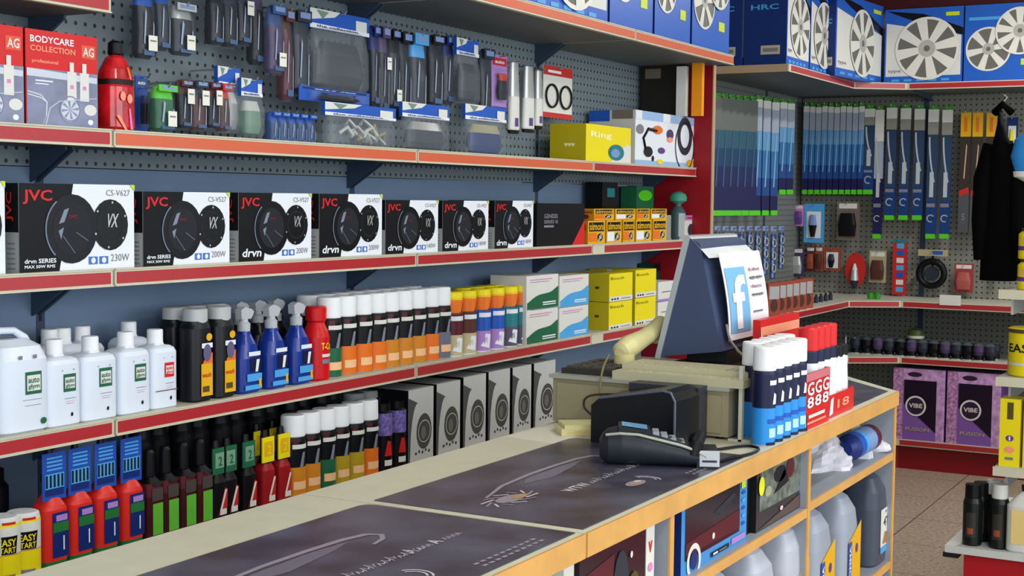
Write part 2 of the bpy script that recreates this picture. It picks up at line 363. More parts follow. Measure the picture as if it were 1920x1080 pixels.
def plain(w, h, d, m, deco=None, side=None):
    def f():
        b = MB(); b.box(0, w, 0, d, 0, h, m, {'l': side or m})
        if deco: deco(b, w, h, d)
        return [('carton', b, None)]
    return f
def gr_deco(b, w, h, d): b.ell(.5*w, .5*h, .38*w, .3*h, -.001, vgreen)
thing(None, plain(.12, .20, .06, black, lambda b, w, h, d: b.rect(.3*w, .8*w, .75*h, .9*h, -.001, teal)), 'dark_carton', 'tall near-black carton standing behind the amber cartons', 'carton', (xs(1128, 2.04, Z3), 2.04, Z3))
thing(None, plain(.15, .19, .06, green, lambda b, w, h, d: b.ell(.5*w, .83*h, .4*w, .1*h, -.001, vgreen)), 'green_carton', 'dark green carton with bright green oval behind the amber cartons', 'carton', (xs(1192, 2.04, Z3), 2.04, Z3))
def f():
    b = MB(); g = M('sea_green', (70, 150, 128), .4); c = M('pump_body', (66, 88, 92), .4)
    b.lathe([(.026, 0, c), (.028, .01, c), (.028, .10, c), (.018, .115, c), (.012, .12, c), (.012, .13, c)], 20)
    q = MB().lathe([(.014, .13, g), (.030, .14, g), (.032, .152, g), (.026, .165, g), (.012, .172, g), (.004, .174, g)], 20)
    lb = MB().rect(-.02, .012, .012, .095, 0, M('pump_label', (150, 176, 184), .4), cyl=(.0285, -.4, 0, 0)); lb.ell(0, 0, .001, .001, 0, white)
    return [('body', b, None), ('cap', q, None, 'sea green cap'), ('+', lb, None)]
thing(None, f, 'pump_bottle', 'grey green bottle with domed sea green cap beside the amber cartons', 'bottle', (xr(1268, Z3, 1.97), 1.965, Z3))
def f():
    w, h = xr(1326, Z3)-xr(1286, Z3)-.01, .088; b = MB(); b.box(0, w, 0, .1, 0, h, offwhite, {'t': lilac}); b.rect(0, w, .8*h, h, -.001, lilac); b.ell(.3*w, .4*h, .15*w, .25*h, -.001, M('lens_dark', (50, 50, 70), .3)); b.rect(.6*w, .9*w, .1*h, .6*h, -.001, grey_t); b.rect(.1*w, .4*w, .86*h, .93*h, -.0015, red)
    return [('carton', b, None)]
thing(None, f, 'headlamp_carton', 'small white and lilac carton at the right end of the middle shelf', 'carton', (xr(1283, Z3), YF-.0, Z3))

# ---------------------------------------------------------------- bottle shelf (Z4)
def label_sq(b, cx, z, s, m, y):
    b.rect(cx-s/2, cx+s/2, z, z+s*1.1, y, m); b.rect(cx-s/2+.003, cx+s/2-.003, z+.006, z+s*1.1-.006, y-.0006, offwhite)
    b.text('auto', cx-s*.35, cx+s*.35, z+s*.55, z+s*.8, y-.001, m); b.text('glym', cx-s*.35, cx+s*.35, z+s*.22, z+s*.5, y-.001, m)
def wbottle(w, h, d, cap_h, m, extra=0, bar=False):
    def f():
        a, e = w/2, d/2; bh = h-cap_h
        b = MB(); b.loft([(0, a-.004, e-.004, 0, 0, bottle_w), (.004, a, e, 0, 0, bottle_w), (bh-.014, a, e, 0, 0, bottle_w), (bh-.006, a-.004, e-.004, 0, 0, bottle_w), (bh-.002, a*.7, e*.7, 0, 0, bottle_w), (bh, .014, .014, 0, 0, bottle_w), (bh+.004, .013, .013, 0, 0, bottle_w)], 28, 5)
        c = MB().lathe([(.0145, bh+.002, cap_w), (.0155, bh+.004, cap_w), (.0155, h-.002, cap_w), (.014, h, cap_w)], 18)
        l = MB(); y = -e-.0008; label_sq(l, .1*w, bh*.5, w*.36, m, y)
        l.rect(-.05*w, .28*w, bh*.4, bh*.408, y, grey_t); l.rect(-.02*w, .25*w, bh*.36, bh*.366, y, pink); l.rect(0, .22*w, bh*.33, bh*.335, y, grey_t)
        l.rect(-.12*w, -.09*w, bh*.8, bh*.815, y, grey_t); l.rect(.2*w, .24*w, bh*.8, bh*.815, y, grey_t); l.ell(.16*w, bh*.17, .003, .004, y, ink, 8)
        if bar: l.rect(-.42*w, .42*w, bh*.29, bh*.305, y, M('brown_bar', (110, 60, 50), .4))
        return [('body', b, None), ('cap', c, None), ('+', l, None)]
    return f
def f5():
    w, d, h = .115, .14, .165; a, e = w/2, d/2
    b = MB(); b.loft([(0, a-.006, e-.006, 0, 0, bottle_w), (.006, a, e, 0, 0, bottle_w), (h-.035, a, e, 0, 0, bottle_w), (h-.012, a-.008, e-.01, 0, 0, bottle_w), (h, a*.55, e*.6, 0, 0, bottle_w)], 28, 5)
    hd = MB(); hd.tube([(-.042, -.03, h-.014), (-.040, -.03, h+.006), (-.026, -.028, h+.016), (.008, -.026, h+.014), (.032, -.024, h+.0), (.048, -.022, h-.026)], [.008, .007, .0065, .0065, .008, .01], bottle_w, 10)
    c = MB().lathe([(.018, h-.002, green), (.019, h, green), (.019, h+.022, green), (.017, h+.025, green)], 18, -.03, .03)
    l = MB(); label_sq(l, .012, h*.42, .036, green, -e-.0008); l.rect(-.012, .03, h*.36, h*.365, -e-.0008, grey_t); l.rect(-.008, .028, h*.3, h*.305, -e-.0008, grey_t); l.ell(.034, h*.12, .007, .006, -e-.0008, green, 10)
    l.rect(-.02, -.012, h*.8, h*.84, -e-.0008, grey_t); l.rect(.012, .02, h*.8, h*.84, -e-.0008, grey_t)
    return [('body', b, None), ('handle', hd, None), ('cap', c, None), ('+', l, None)]
thing('jerry', f5, 'jerrycan', 'large white jerrycan with looped handle and green label beside the white bottles', 'jerrycan', (xr(52, Z4), FRONT+.068, Z4), group='white jerrycans')
thing('jerry', f5, 'jerrycan', 'large white jerrycan cut off by the left picture edge', 'jerrycan', (xr(52, Z4)-.128, FRONT+.068, Z4), group='white jerrycans')
WB = [(92, 158, 636, green, 0, 0), (158, 226, 630, green, 0, 0), (228, 288, 622, green, 0, 0), (288, 338, 617, red, 1, 0)]
wl = ['white bottle with dark green square label right beside the jerrycan', 'white bottle with green label, second to the right of the jerrycan', 'white bottle with larger green label, left of the red-labelled one', 'white bottle with red square label and brown bar']
for i, (a, c, ty, m, bar, _) in enumerate(WB):
    x0, x1 = xr(a, Z4), xr(c, Z4); w = x1-x0-.002; xc = (x0+x1)/2; h = zat(xc, FRONT+.03, ty)-Z4
    thing(None, wbottle(w, h, .06, .030, m, 0, bar), 'car_shampoo_bottle', wl[i], 'bottle', (xc, FRONT+.031, Z4), group='white bottles with square labels')
for i, px in enumerate((75, 100, 137, 225)):
    xc = xs(px, 2.06, Z4); thing('wbb', wbottle(.078, .165, .055, .03, green), 'car_shampoo_bottle', 'white bottle half hidden in the back row, %s from the left' % ORD[i], 'bottle', (xc+.02, 2.055, Z4), group='back row of white bottles')
# dark bottles with yellow label, grey caps
def dbottle():
    b = MB(); k = M('charcoal_plastic', (20, 20, 26), .35)
    b.loft([(0, .028, .024, 0, 0, k), (.004, .031, .026, 0, 0, k), (.150, .031, .026, 0, 0, k), (.158, .027, .024, 0, 0, k), (.165, .026, .022, 0, 0, k)], 24, 3)
    c = MB().loft([(.160, .025, .023, 0, 0, cap_grey), (.188, .025, .023, 0, 0, cap_grey), (.19, .022, .02, 0, 0, cap_grey)], 24, 2.5)
    l = MB(); y = -.0275
    l.rect(-.012, .022, .012, .078, y, dyellow); l.poly([(-.008, .078), (.022, .078), (.022, .1), (.0, .09)], y, orange); l.rect(-.01, .022, .11, .12, y, white); l.ell(.006, .1, .012, .018, y-.0003, M('violet_grey', (96, 90, 120), .4), 14)
    l.ell(.012, .132, .009, .008, y, dyellow, 12); l.rect(-.008, .012, .02, .032, y-.0005, M('olive', (80, 70, 30), .5)); l.text('wash', -.01, .018, .05, .06, y-.0005, red)
    return [('body', b, None), ('cap', c, None), ('+', l, None)]
for i, px in enumerate((364, 408)):
    thing('dbot', dbottle, 'polish_bottle', ('black bottle with orange yellow label beside the red-labelled white bottle', 'black bottle with yellow label next to the blue trigger sprays')[i], 'bottle', (xs(px, 1.965, Z4), 1.962, Z4), group='black bottles with grey caps')
for i in range(3):
    thing('dbot', dbottle, 'polish_bottle', 'black grey-capped bottle behind the yellow-labelled ones, %s of three' % ORD[i], 'bottle', (xs(325+36*i, 2.03, Z4), 2.025, Z4), group='black bottles behind, grey caps')
def spray(mb_, lm):
    def f():
        k = M('trigger_grey', (176, 182, 186), .4)
        b = MB(); b.loft([(0, .032, .023, 0, 0, mb_), (.005, .035, .026, 0, 0, mb_), (.075, .035, .026, 0, 0, mb_), (.105, .026, .022, 0, 0, mb_), (.125, .014, .014, 0, 0, mb_), (.135, .012, .012, 0, 0, mb_)], 24, 3)
        c = MB().lathe([(.014, .132, k), (.0145, .148, k), (.010, .152, k), (.009, .16, k)], 14)
        t = MB().prism([(-.016, .158), (.014, .158), (.022, .168), (.018, .178), (-.004, .184), (-.018, .178)], -.009, .009, k); t.tube([(.02, 0, .171), (.03, 0, .171)], .004, k)
        g = MB().tube([(.008, 0, .16), (.018, 0, .150), (.024, 0, .135)], [.004, .0035, .003], black, 8)
        l = MB(); y = -.0268; l.rect(-.026, .028, .008, .018, y, sky); l.rect(-.02, .028, .026, .042, y, sky); l.rect(-.01, .026, .046, .076, y, M('night', (16, 24, 60), .4)); l.poly([(.006, .046), (.014, .046), (.02, .072), (.01, .072)], y-.0006, white); l.rect(-.014, .024, .08, .089, y+.0008, white); l.rect(.018, .026, .012, .03, y-.0006, dyellow)
        return [('bottle', b, None), ('collar', c, None), ('trigger_head', t, None), ('trigger', g, 2), ('+', l, None)]
    return f
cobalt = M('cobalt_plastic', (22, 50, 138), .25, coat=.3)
for i, px in enumerate((455, 506, 553)):
    thing('spray', spray(cobalt, sky), 'trigger_spray', 'blue trigger spray bottle, %s of the three in front' % ('left one', 'middle one', 'right one')[i], 'spray bottle', (xs(px, 1.965, Z4), 1.962, Z4), group='blue trigger sprays')
for i in range(6):
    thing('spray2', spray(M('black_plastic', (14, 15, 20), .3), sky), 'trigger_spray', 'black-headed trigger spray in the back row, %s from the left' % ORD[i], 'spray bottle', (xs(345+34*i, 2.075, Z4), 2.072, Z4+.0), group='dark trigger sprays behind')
def redbottle():
    b = MB(); r_ = M('glossy_red', (200, 14, 22), .3)
    b.lathe([(.029, 0, r_), (.032, .006, r_), (.032, .10, r_), (.027, .115, r_), (.021, .13, r_), (.019, .136, r_)], 24)
    c = MB().lathe([(.021, .134, r_), (.024, .138, r_), (.025, .166, r_), (.022, .17, r_)], 24)
    l = MB(); cy = (.0322, -.15, 0, 0); l.text('T-Cut', -.012, .022, .072, .088, 0, yellow, cyl=cy); l.rect(-.01, .022, .055, .062, 0, offwhite, cyl=cy); l.rect(-.01, .022, .04, .05, 0, grey_t, cyl=cy)
    return [('body', b, None), ('cap', c, None), ('+', l, None)]
thing(None, redbottle, 'red_bottle', 'glossy red bottle with yellow lettering between blue sprays and spray cans', 'bottle', (xs(590, 1.965, Z4), 1.962, Z4))
def aerosol(lower, r=.030, h=.188, upper=black, cap=cap_w, caph=.046, top2=None, tint=None):
    def f():
        k = h-caph
        b = MB().lathe([(r*.96, 0, silver), (r, .004, lower), (r, k*.42, lower), (r, k*.5, upper), (r, k-.012, upper), (r*.9, k, silver)], 22)
        c = MB().lathe([(r*.93, k-.002, cap), (r*.97, k, cap), (r*.95, h-.003, cap), (r*.86, h, cap)], 22)
        l = MB(); cy = (r, -.35, 0, 0)
        l.rect(-r*.6, r*.9, k*.80, k*.87, 0, offwhite, cyl=cy); l.poly([(0, k*.5), (r*.35, k*.5), (r*.6, k*.74), (r*.3, k*.74)], 0, M('flash', (120, 128, 140), .3), cyl=cy)
        l.rect(-r*.5, r*.8, k*.14, k*.27, 0, tint or M('peach', (240, 190, 140), .5), cyl=cy)
        l.rect(-r*.55, -r*.1, k*.88, k*.95, 0, maroon, cyl=cy)
        return [('can', b, None), ('cap', c, None), ('+', l, None)]
    return f
amberg = M('amber_print', (204, 130, 30), .4); olive = M('olive_yellow', (176, 150, 30), .4)
seq = [(618, green, 'green'), (646, orange, 'orange'), (676, orange, 'orange'), (703, orange, 'orange'), (727, amberg, 'amber'), (753, amberg, 'amber'), (778, amberg, 'amber'), (803, orange, 'orange'), (825, M('greyblue', (104, 110, 128), .4), 'grey')]
for i, (px, m, nm) in enumerate(seq):
    y = 1.963; thing('aer'+nm, aerosol(m), 'spray_can', 'white-capped black spray can with %s lower half, %s of nine on the bottle shelf' % (nm, ORD[i]), 'spray can', (xs(px, y, Z4)-.004, y, Z4), group='white-capped spray cans on the bottle shelf')
for i in range(8):
    thing('aerback', aerosol(orange), 'spray_can', 'spray can in the shaded back row of the bottle shelf, %s from the left' % ORD[i], 'spray can', (xs(575, 2.05, Z4)+i*.063, 2.045, Z4), group='back row of white-capped spray cans')
def ycan(m1, m2):
    def f():
        r, h = .0295, .172
        b = MB().lathe([(r*.96, 0, cap_w), (r, .004, m2), (r, h*.32, m2), (r, h*.34, m1), (r, h*.66, m1), (r, h*.68, orange), (r, h*.88, dyellow), (r*.95, h*.9, yellow)], 22)
        c = MB().lathe([(r*.95, h*.89, yellow), (r*.98, h*.91, yellow), (r*.96, h-.003, yellow), (r*.85, h, yellow)], 22)
        l = MB(); cy = (r, -.35, 0, 0); l.rect(-r*.8, r*.8, h*.56, h*.63, 0, white, cyl=cy); l.poly([(-r*.6, h*.66), (r*.5, h*.66), (r*.7, h*.84)], 0, brown, cyl=cy); l.poly([(-r*.6, h*.1), (r*.4, h*.06), (r*.7, h*.28), (-r*.1, h*.3)], 0, white, cyl=cy)
        return [('can', b, None), ('cap', c, None), ('+', l, None)]
    return f
YC = [(846, maroon, M('sand', (190, 176, 140), .5), 'brown'), (872, brown, M('sand'), 'chocolate'), (899, blue, lilac, 'blue'), (925, blue, lilac, 'bright blue'), (950, teal, M('slate', (86, 82, 100), .5), 'teal'), (974, teal, M('slate'), 'dark teal')]
for i, (px, m1, m2, nm) in enumerate(YC):
    thing(None, ycan(m1, m2), 'wipes_canister', 'yellow-capped can with orange top and %s band, %s of six' % (nm, ORD[i]), 'can', (xs(px, 1.963, Z4), 1.962, Z4), group='yellow-capped cans')
for i in range(5):
    thing('ycb', ycan(blue, lilac), 'wipes_canister', 'yellow-capped can in the back row, %s from the left' % ORD[i], 'can', (xs(866, 2.03, Z4)+i*.062, 2.03, Z4), group='back row of yellow-capped cans')
def wave(m, side):
    def f():
        w, h, d = WV; b = MB(); b.box(0, w, 0, d, 0, h, offwhite, {'l': side})
        p = [(.0, 0)]+[(w*t, h*(.10+.55*(.5-.5*cos(pi*min(1, t*1.05))))) for t in [i/10 for i in range(11)]]+[(w, 0)]
        b.poly([(.02*w, 0.01*h)]+[(.02*w+.98*w*t, h*(.12+.33*(1/(1+math.exp(-9*(t-.12))))+.22/(1+math.exp(-14*(t-.88))))) for t in [i/14 for i in range(15)]]+[(w, .01*h)], -.0008, m)
        b.rect(.1*w, .8*w, .86*h, .89*h, -.0008, pink); b.rect(.1*w, .7*w, .8*h, .815*h, -.0008, grey_t)
        b.rect(.5*w, .92*w, .16*h, .2*h, -.0014, white); b.rect(.5*w, .92*w, .1*h, .13*h, -.0014, white)
        return [('carton', b, None)]
    return f
for k, (a, c, m, nm) in enumerate([(986, 1046, green, 'green'), (1048, 1103, sky, 'blue')]):
    x0, x1 = xr(a, Z4), xr(c, Z4); H = zat(x0, YF, 517)-Z4; WV = (x1-x0-.003, H/2-.002, .12)
    for j in range(2):
        thing(None, wave(m, offwhite), 'oil_filter_carton', 'white carton with %s wave, %s one of its stack' % (nm, ('lower', 'upper')[j]), 'carton', (x0, YF, Z4+j*H/2), group='white cartons with coloured waves')
def ybox():
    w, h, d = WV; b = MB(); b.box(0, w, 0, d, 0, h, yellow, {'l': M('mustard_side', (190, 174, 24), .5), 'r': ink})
    b.rect(0, w, .0, .18*h, -.0008, offwhite); b.text('...', .08*w, .4*w, .05*h, .12*h, -.0014, ink); b.text('Bosch', .06*w, .62*w, .78*h, .88*h, -.0008, M('olive'), bold=False); b.rect(.5*w, .9*w, .07*h, .1*h, -.0014, grey_t)
    b.left(); b.rect(-.62*d, -.5*d, 0, h, -.0008, offwhite); b.ell(-.25*d, .5*h, .05*d, .05*h, -.0008, M('olive')); b.front()
    return [('carton', b, None)]
for k, (a, c, ty, nm) in enumerate([(1141, 1186, 513, 'nearest'), (1190, 1230, 506, 'second')]):
    x0, x1 = xr(a, Z4), xr(c, Z4); H = zat(x0, YF, ty)-Z4; WV = (x1-x0-.006, H/2-.002, .17)
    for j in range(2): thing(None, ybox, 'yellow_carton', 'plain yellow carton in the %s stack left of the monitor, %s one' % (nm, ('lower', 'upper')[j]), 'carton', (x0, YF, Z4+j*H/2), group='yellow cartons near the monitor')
for j in range(2):
    x0 = xr(1233, Z4); thing(None, plain(.155, .068, .14, offwhite, lambda b, w, h, d: (b.rect(0, w, .0, .12*h, -.001, lilac), b.rect(.2*w, .7*w, .45*h, .5*h, -.001, grey_t))), 'white_carton', 'white carton with lilac base line beside the monitor, %s one' % ('lower', 'upper')[j], 'carton', (x0, YF, Z4+j*.07), group='white cartons at the monitor')
thing(None, plain(.34, .19, .06, M('bottle_green', (10, 56, 46), .4), lambda b, w, h, d: b.rect(0, w, .85*h, h, -.001, black)), 'dark_green_carton', 'dark green and black carton behind the yellow cartons', 'carton', (xs(1205, 2.115, Z4)-.05, 2.052+.0, Z4))

# ---------------------------------------------------------------- lowest shelf in view (Z5)
def easystart(h=.20):
    def f():
        r = .031; b = MB().lathe([(r*.96, 0, silver), (r, .004, yellow), (r, h*.34, yellow), (r, h*.42, red), (r, h*.43, offwhite), (r, h*.66, offwhite), (r, h*.86, yellow), (r*.98, h*.9, offwhite), (r*.92, h*.98, cap_w), (r*.8, h, cap_w)], 22)
        l = MB(); cy = (r, -.55, 0, 0); l.poly([(-.018, h*.44), (.02, h*.44), (.024, h*.72), (-.012, h*.72)], 0, black, cyl=cy)
        l.text('EASY', -.012, .020, h*.57, h*.68, 0, yellow, cyl=(r+.0006, -.55, 0, 0)); l.text('START', -.015, .019, h*.46, h*.55, 0, yellow, cyl=(r+.0006, -.55, 0, 0)); l.rect(-.005, .02, h*.9, h*.94, 0, red, cyl=(r*.99, -.55, 0, 0)); l.rect(-.014, .018, h*.05, h*.12, 0, grey_t, cyl=cy)
        return [('can', b, None), ('+', l, None)]
    return f
for i, px in enumerate((-32, 5, 43)):
    thing('easy', easystart(.112), 'starting_spray', ('yellow and white can cut off by the left edge of the picture', 'yellow can with black label half cut by the left picture edge', 'yellow can with black slanted label and red chevron, next to the red bottles')[i], 'spray can', (xs(px, 1.955, Z5), 1.955, Z5-.0), group='yellow cans with black labels')
for i in range(5):
    thing('blk', lambda: [('can', MB().lathe([(.028, 0, black), (.03, .005, black), (.03, .14, black), (.022, .15, black), (.022, .172, black), (.018, .174, black)], 18), None)], 'black_can', 'all-black can standing behind the yellow cans, %s from the left' % ORD[i], 'can', (1.48+i*.066, 2.06, Z5), group='black cans behind the yellow cans')
def redjug():
    rr = M('bright_red_plastic', (214, 44, 34), .35)
    b = MB(); b.loft([(0, .026, .021, 0, 0, M('grass_green', (30, 110, 50), .5)), (.012, .028, .023, 0, 0, rr), (.105, .028, .023, 0, 0, rr), (.112, .025, .021, 0, 0, rr), (.13, .012, .012, 0, 0, rr), (.134, .01, .01, 0, 0, rr)], 22, 4)
    n = MB().lathe([(.008, .134, rr), (.007, .16, black), (.010, .165, black), (.010, .19, black), (.007, .205, black), (.003, .225, black)], 12)
    c = MB(); c.box(-.028, .027, -.014, -.0125, .122, .208, M('card_blue', (32, 74, 160), .4)); c.rect(-.022, .021, .13, .155, -.0146, dblue); 
    for k in range(4): c.rect(-.018, .018, .176+.007*k, .179+.007*k, -.0146, sky)
    for k in range(5): c.rect(-.021+.009*k, -.016+.009*k, .145, .168, -.0150, ink)
    c.rect(-.022, .022, .143, .17, -.0147, sky); c.ell(.0, .115, .001, .001, -.0147, sky)
    l = MB(); l.rect(-.014, .024, .018, .1, -.0238, dblue); l.rect(-.013, .023, .064, .082, -.0244, M('grass_green')); l.rect(-.006, .02, .084, .095, -.0244, lilac); l.rect(.010, .013, .03, .056, -.0244, white)
    return [('bottle', b, None), ('nozzle', n, None), ('neck_card', c, None, 'blue card with white slots round the neck'), ('label', l, None)]
for i, px in enumerate((92, 140, 188, 236)):
    thing('rjug', redjug, 'additive_bottle', 'red bottle with blue label and blue neck card, %s of four' % ORD[i], 'bottle', (xs(px, 1.958, Z5), 1.956, Z5), group='red bottles with blue neck cards')
def darkbot(lower, lab_, tall=.15, tagm=None):
    def f():
        b = MB(); b.loft([(0, .020, .018, 0, 0, lower), (.003, .022, .02, 0, 0, lower), (.085, .022, .02, 0, 0, maroon), (.11, .021, .019, 0, 0, black), (.122, .010, .010, 0, 0, black)], 20, 4)
        c = MB().lathe([(.011, .12, black), (.012, .123, black), (.011, tall+.004, black), (.008, tall+.01, black)], 14)
        l = MB(); y = -.0206; l.rect(-.010, .018, .008, .07, y, lab_); l.rect(-.012, .018, .075, .1, y, M('dark_label', (70, 64, 60), .4)); l.ell(.004, .109, .013, .005, -.0212, chrome, 12)
        return [('bottle', b, None), ('cap', c, None), ('+', l, None)]
    return f
for i, px in enumerate((278, 308, 341, 372)):
    thing('gb', darkbot(M('dark_wine', (60, 12, 18), .4), lgreen, .165), 'fuel_treatment_bottle', 'dark bottle with bright green label, %s of four' % ORD[i], 'bottle', (xs(px, 1.955, Z5), 1.953, Z5), group='dark bottles with green labels')
for i in range(12):
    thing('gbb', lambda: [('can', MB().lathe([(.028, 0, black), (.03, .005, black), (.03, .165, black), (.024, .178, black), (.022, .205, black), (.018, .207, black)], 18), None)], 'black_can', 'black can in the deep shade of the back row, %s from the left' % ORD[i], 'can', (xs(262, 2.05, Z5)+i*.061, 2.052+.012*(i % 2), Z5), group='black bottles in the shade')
def redpack(topm, tagm, lab_):
    def f():
        b = MB(); b.loft([(0, .019, .016, 0, 0, lab_), (.003, .021, .018, 0, 0, lab_), (.078, .021, .018, 0, 0, lab_), (.092, .014, .013, 0, 0, black), (.105, .009, .009, 0, 0, black)], 18, 4)
        c = MB().box(-.020, .020, -.012, -.009, .095, .15, tagm); c.rect(-.013, .014, .108, .14, -.0127, topm); c.text('2', -.004, .008, .112, .132, -.0133, tagm); c.lathe([(.009, .1, black), (.009, .15, black), (.007, .165, black)], 10)
        l = MB(); y = -.0186; l.poly([(-.010, .01), (.016, .012), (.018, .062), (.010, .066)], y, M('scarlet', (190, 40, 34), .4)); l.poly([(-.006, .02), (0, .02), (.016, .062), (.010, .062)], y-.0006, offwhite); l.rect(-.006, .014, .01, .022, y-.0007, offwhite)
        return [('bottle', b, None), ('neck_card', c, None), ('+', l, None)]
    return f
pale_g = M('pale_green', (112, 150, 124), .5)
for i, px in enumerate((402, 423, 458)):
    thing('rpg', redpack(pale_g, green, black), 'oil_additive_bottle', 'black bottle with red slash label and green neck card, %s of three' % ORD[i], 'bottle', (xs(px, 1.955, Z5), 1.953, Z5), group='black bottles with green cards')
for i, px in enumerate((494, 524)):
    thing('rpy', redpack(dyellow, yellow, M('crimson', (150, 20, 26), .4)), 'oil_additive_bottle', 'crimson bottle with yellow neck card, %s of the pair' % ('left', 'right')[i], 'bottle', (xs(px, 1.955, Z5), 1.953, Z5), group='crimson bottles with yellow cards')
    thing('rpy', None, 'oil_additive_bottle', 'crimson bottle with yellow card in the second row, %s' % ('left', 'right')[i], 'bottle', (xs(px-14, 2.02, Z5), 2.02, Z5), group='crimson bottles in the second row')
seq = [(549, amberg, 'amber'), (577, amberg, 'dull amber'), (606, green, 'green'), (632, olive, 'olive'), (660, olive, 'mustard'), (687, orange, 'orange')]
for i, (px, m, nm) in enumerate(seq):
    thing('aer5'+nm, aerosol(m, .029, .185), 'spray_can', 'white-capped spray can with %s lower half on the lowest shelf, %s of six' % (nm, ORD[i]), 'spray can', (xs(px, 1.955, Z5), 1.955, Z5), group='white-capped spray cans on the lowest shelf')
for i in range(3):
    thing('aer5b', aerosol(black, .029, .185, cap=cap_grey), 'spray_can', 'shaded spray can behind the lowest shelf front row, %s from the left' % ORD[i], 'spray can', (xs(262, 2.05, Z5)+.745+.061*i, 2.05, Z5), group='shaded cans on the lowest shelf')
def pcan():
    r = .024; b = MB().lathe([(r*.95, 0, dblue), (r, .004, black), (r, .085, black), (r, .09, M('violet_crystal', (110, 96, 160), .4, noise=.4, scale=120)), (r, .145, black), (r*.8, .15, black), (r*.8, .168, black)], 18)
    l = MB(); cy = (r, -.35, 0, 0); l.poly([(-.01, .04), (.014, .04), (.008, .075), (-.002, .078)], 0, red, cyl=cy); l.rect(-.01, .015, .016, .03, 0, offwhite, cyl=cy); l.ell(0, .05, .0005, .0005, -r-.001, dblue)
    return [('can', b, None), ('+', l, None)]
for i, px in enumerate((716, 742)):
    thing('pcan', pcan, 'air_freshener_can', 'slim dark can with violet crystals and red emblem, %s one' % ('left', 'right')[i], 'can', (xs(px, 1.955, Z5), 1.953, Z5), group='violet and black cans')
    thing('pcan', None, 'air_freshener_can', 'slim dark can behind the violet pair, %s one' % ('left', 'right')[i], 'can', (xs(px-8, 2.03, Z5), 2.03, Z5), group='violet and black cans behind')
def gbox(w, h, d):
    def f():
        g = M('metallic_grey_print', (196, 198, 196), .4, .1); b = MB(); b.box(0, w, 0, d, 0, h, g, {'l': black})
        b.poly([(0, 0), (.06*w, 0)]+[(w*(.06+.3*(1-cos(t*pi/2))), h*(.05+.85*sin(t*pi/2)*.9)) for t in [.3, .5, .7, .85, 1]]+[(0, h*.9)], -.0008, M('grey_curve_print', (74, 76, 78), .5))  # dark curved area down the left of the carton front
        b.ell(.62*w, .42*h, .3*w, .24*h, -.0009, M('dark_disc', (70, 70, 68), .5), 18); b.ring(.62*w, .42*h, .25*w, .02*w, -.0015, g, 16); b.ell(.58*w, .4*h, .1*w, .09*h, -.0015, M('dark_disc2', (104, 104, 98), .4), 12)
        for k in range(5): b.ell(.3*w+.13*w*k, .14*h+.02*h*(k % 2), .03*w, .02*h, -.0009, ink, 8)
        return [('carton', b, None)]
    return f
GB = [(765, 812, 733), (818, 862, 721), (868, 910, 708), (915, 955, 698), (960, 995, 690), (1000, 1040, 682)]
for i, (a, c, ty) in enumerate(GB):
    x0, x1 = xr(a, Z5), xr(c, Z5); h = zat(x0, YF, ty)-Z5
    thing(None, gbox(x1-x0, h, .12), 'grey_speaker_carton', 'tall silver grey carton on the lowest shelf, %s of six behind the counter' % ORD[i], 'carton', (x0, YF, Z5), group='silver grey cartons')

# ---------------------------------------------------------------- shelf with hanging goods (Z2)
def bodycare():
    w, h, d = BC; b = MB(); g = M('gift_box_grey', (128, 134, 160), .4, noise=.15, scale=18); lg = M('car_light', (196, 204, 216), .35)
    b.box(0, w, 0, d, 0, h, red, {'l': dred}); y = -.0008; b.rect(0.01*w, w, 0, .60*h, y, g)
    b.poly([(.01*w, .6*h), (w*.99, .56*h), (w*.99, .50*h), (.01*w, .52*h)], y-.0003, lg)
    b.text('BODYCARE', .06*w, .66*w, .87*h, .94*h, y, white); b.text('COLLECTION', .06*w, .68*w, .78*h, .84*h, y, M('salmon', (240, 150, 120), .5)); b.text('professional', .08*w, .44*w, .65*h, .7*h, y, M('salmon')); b.text('AG', .79*w, .95*w, .78*h, .88*h, y, offwhite)
    b.rect(.77*w, .97*w, .76*h, .9*h, y+.0003, M('salmon_d', (220, 84, 60), .5))
    for c0 in (.56, .74):
        b.rect(c0*w, (c0+.13)*w, .3*h, .6*h, y-.0006, offwhite); b.rect((c0+.035)*w, (c0+.095)*w, .6*h, .7*h, y-.0006, offwhite); b.rect((c0+.04)*w, (c0+.09)*w, .42*h, .46*h, y-.001, pink)
    b.rect(.12*w, .36*w, .47*h, .485*h, y-.0008, white); b.rect(.12*w, .3*w, .44*h, .45*h, y-.0008, white)
    for k in range(2):
        b.tube([(.02*w, y, .36*h-.03*h*k), (.2*w, y, .33*h-.03*h*k), (.28*w, y, .26*h), (.27*w, y, .12*h), (.22*w, y, .02*h)], .0012, white, 4)
    b.tube([(.26*w, y, .02*h), (.32*w, y, .2*h), (.45*w, y, .28*h), (.98*w, y, .34*h)], .0012, lg, 4)
    b.ell(.6*w, .2*h, .13*w, .11*h, y-.0002, lg, 18); b.ring(.6*w, .2*h, .15*w, .015*w, y-.0008, g, 20)
    for k in range(8): b.poly([(.6*w, .2*h), (.6*w+.12*w*cos(k*.785), .2*h+.1*h*sin(k*.785)), (.6*w+.12*w*cos(k*.785+.3), .2*h+.1*h*sin(k*.785+.3))], y-.0007, g)
    b.ell(.89*w, .21*h, .09*w, .06*h, y-.0006, offwhite, 14); b.ell(.89*w, .08*h, .04*w, .03*h, y-.0006, white, 10)
    return [('carton', b, None)]
x0, x1 = xr(49, Z2), xr(183, Z2); BC = (x1-x0, zat(x0, YF, 52)-Z2, .11)
thing('bc', bodycare, 'gift_set_box', 'red gift box with grey car picture beside the red wrapped kit', 'gift box', (x0, YF, Z2), group='red gift set boxes')
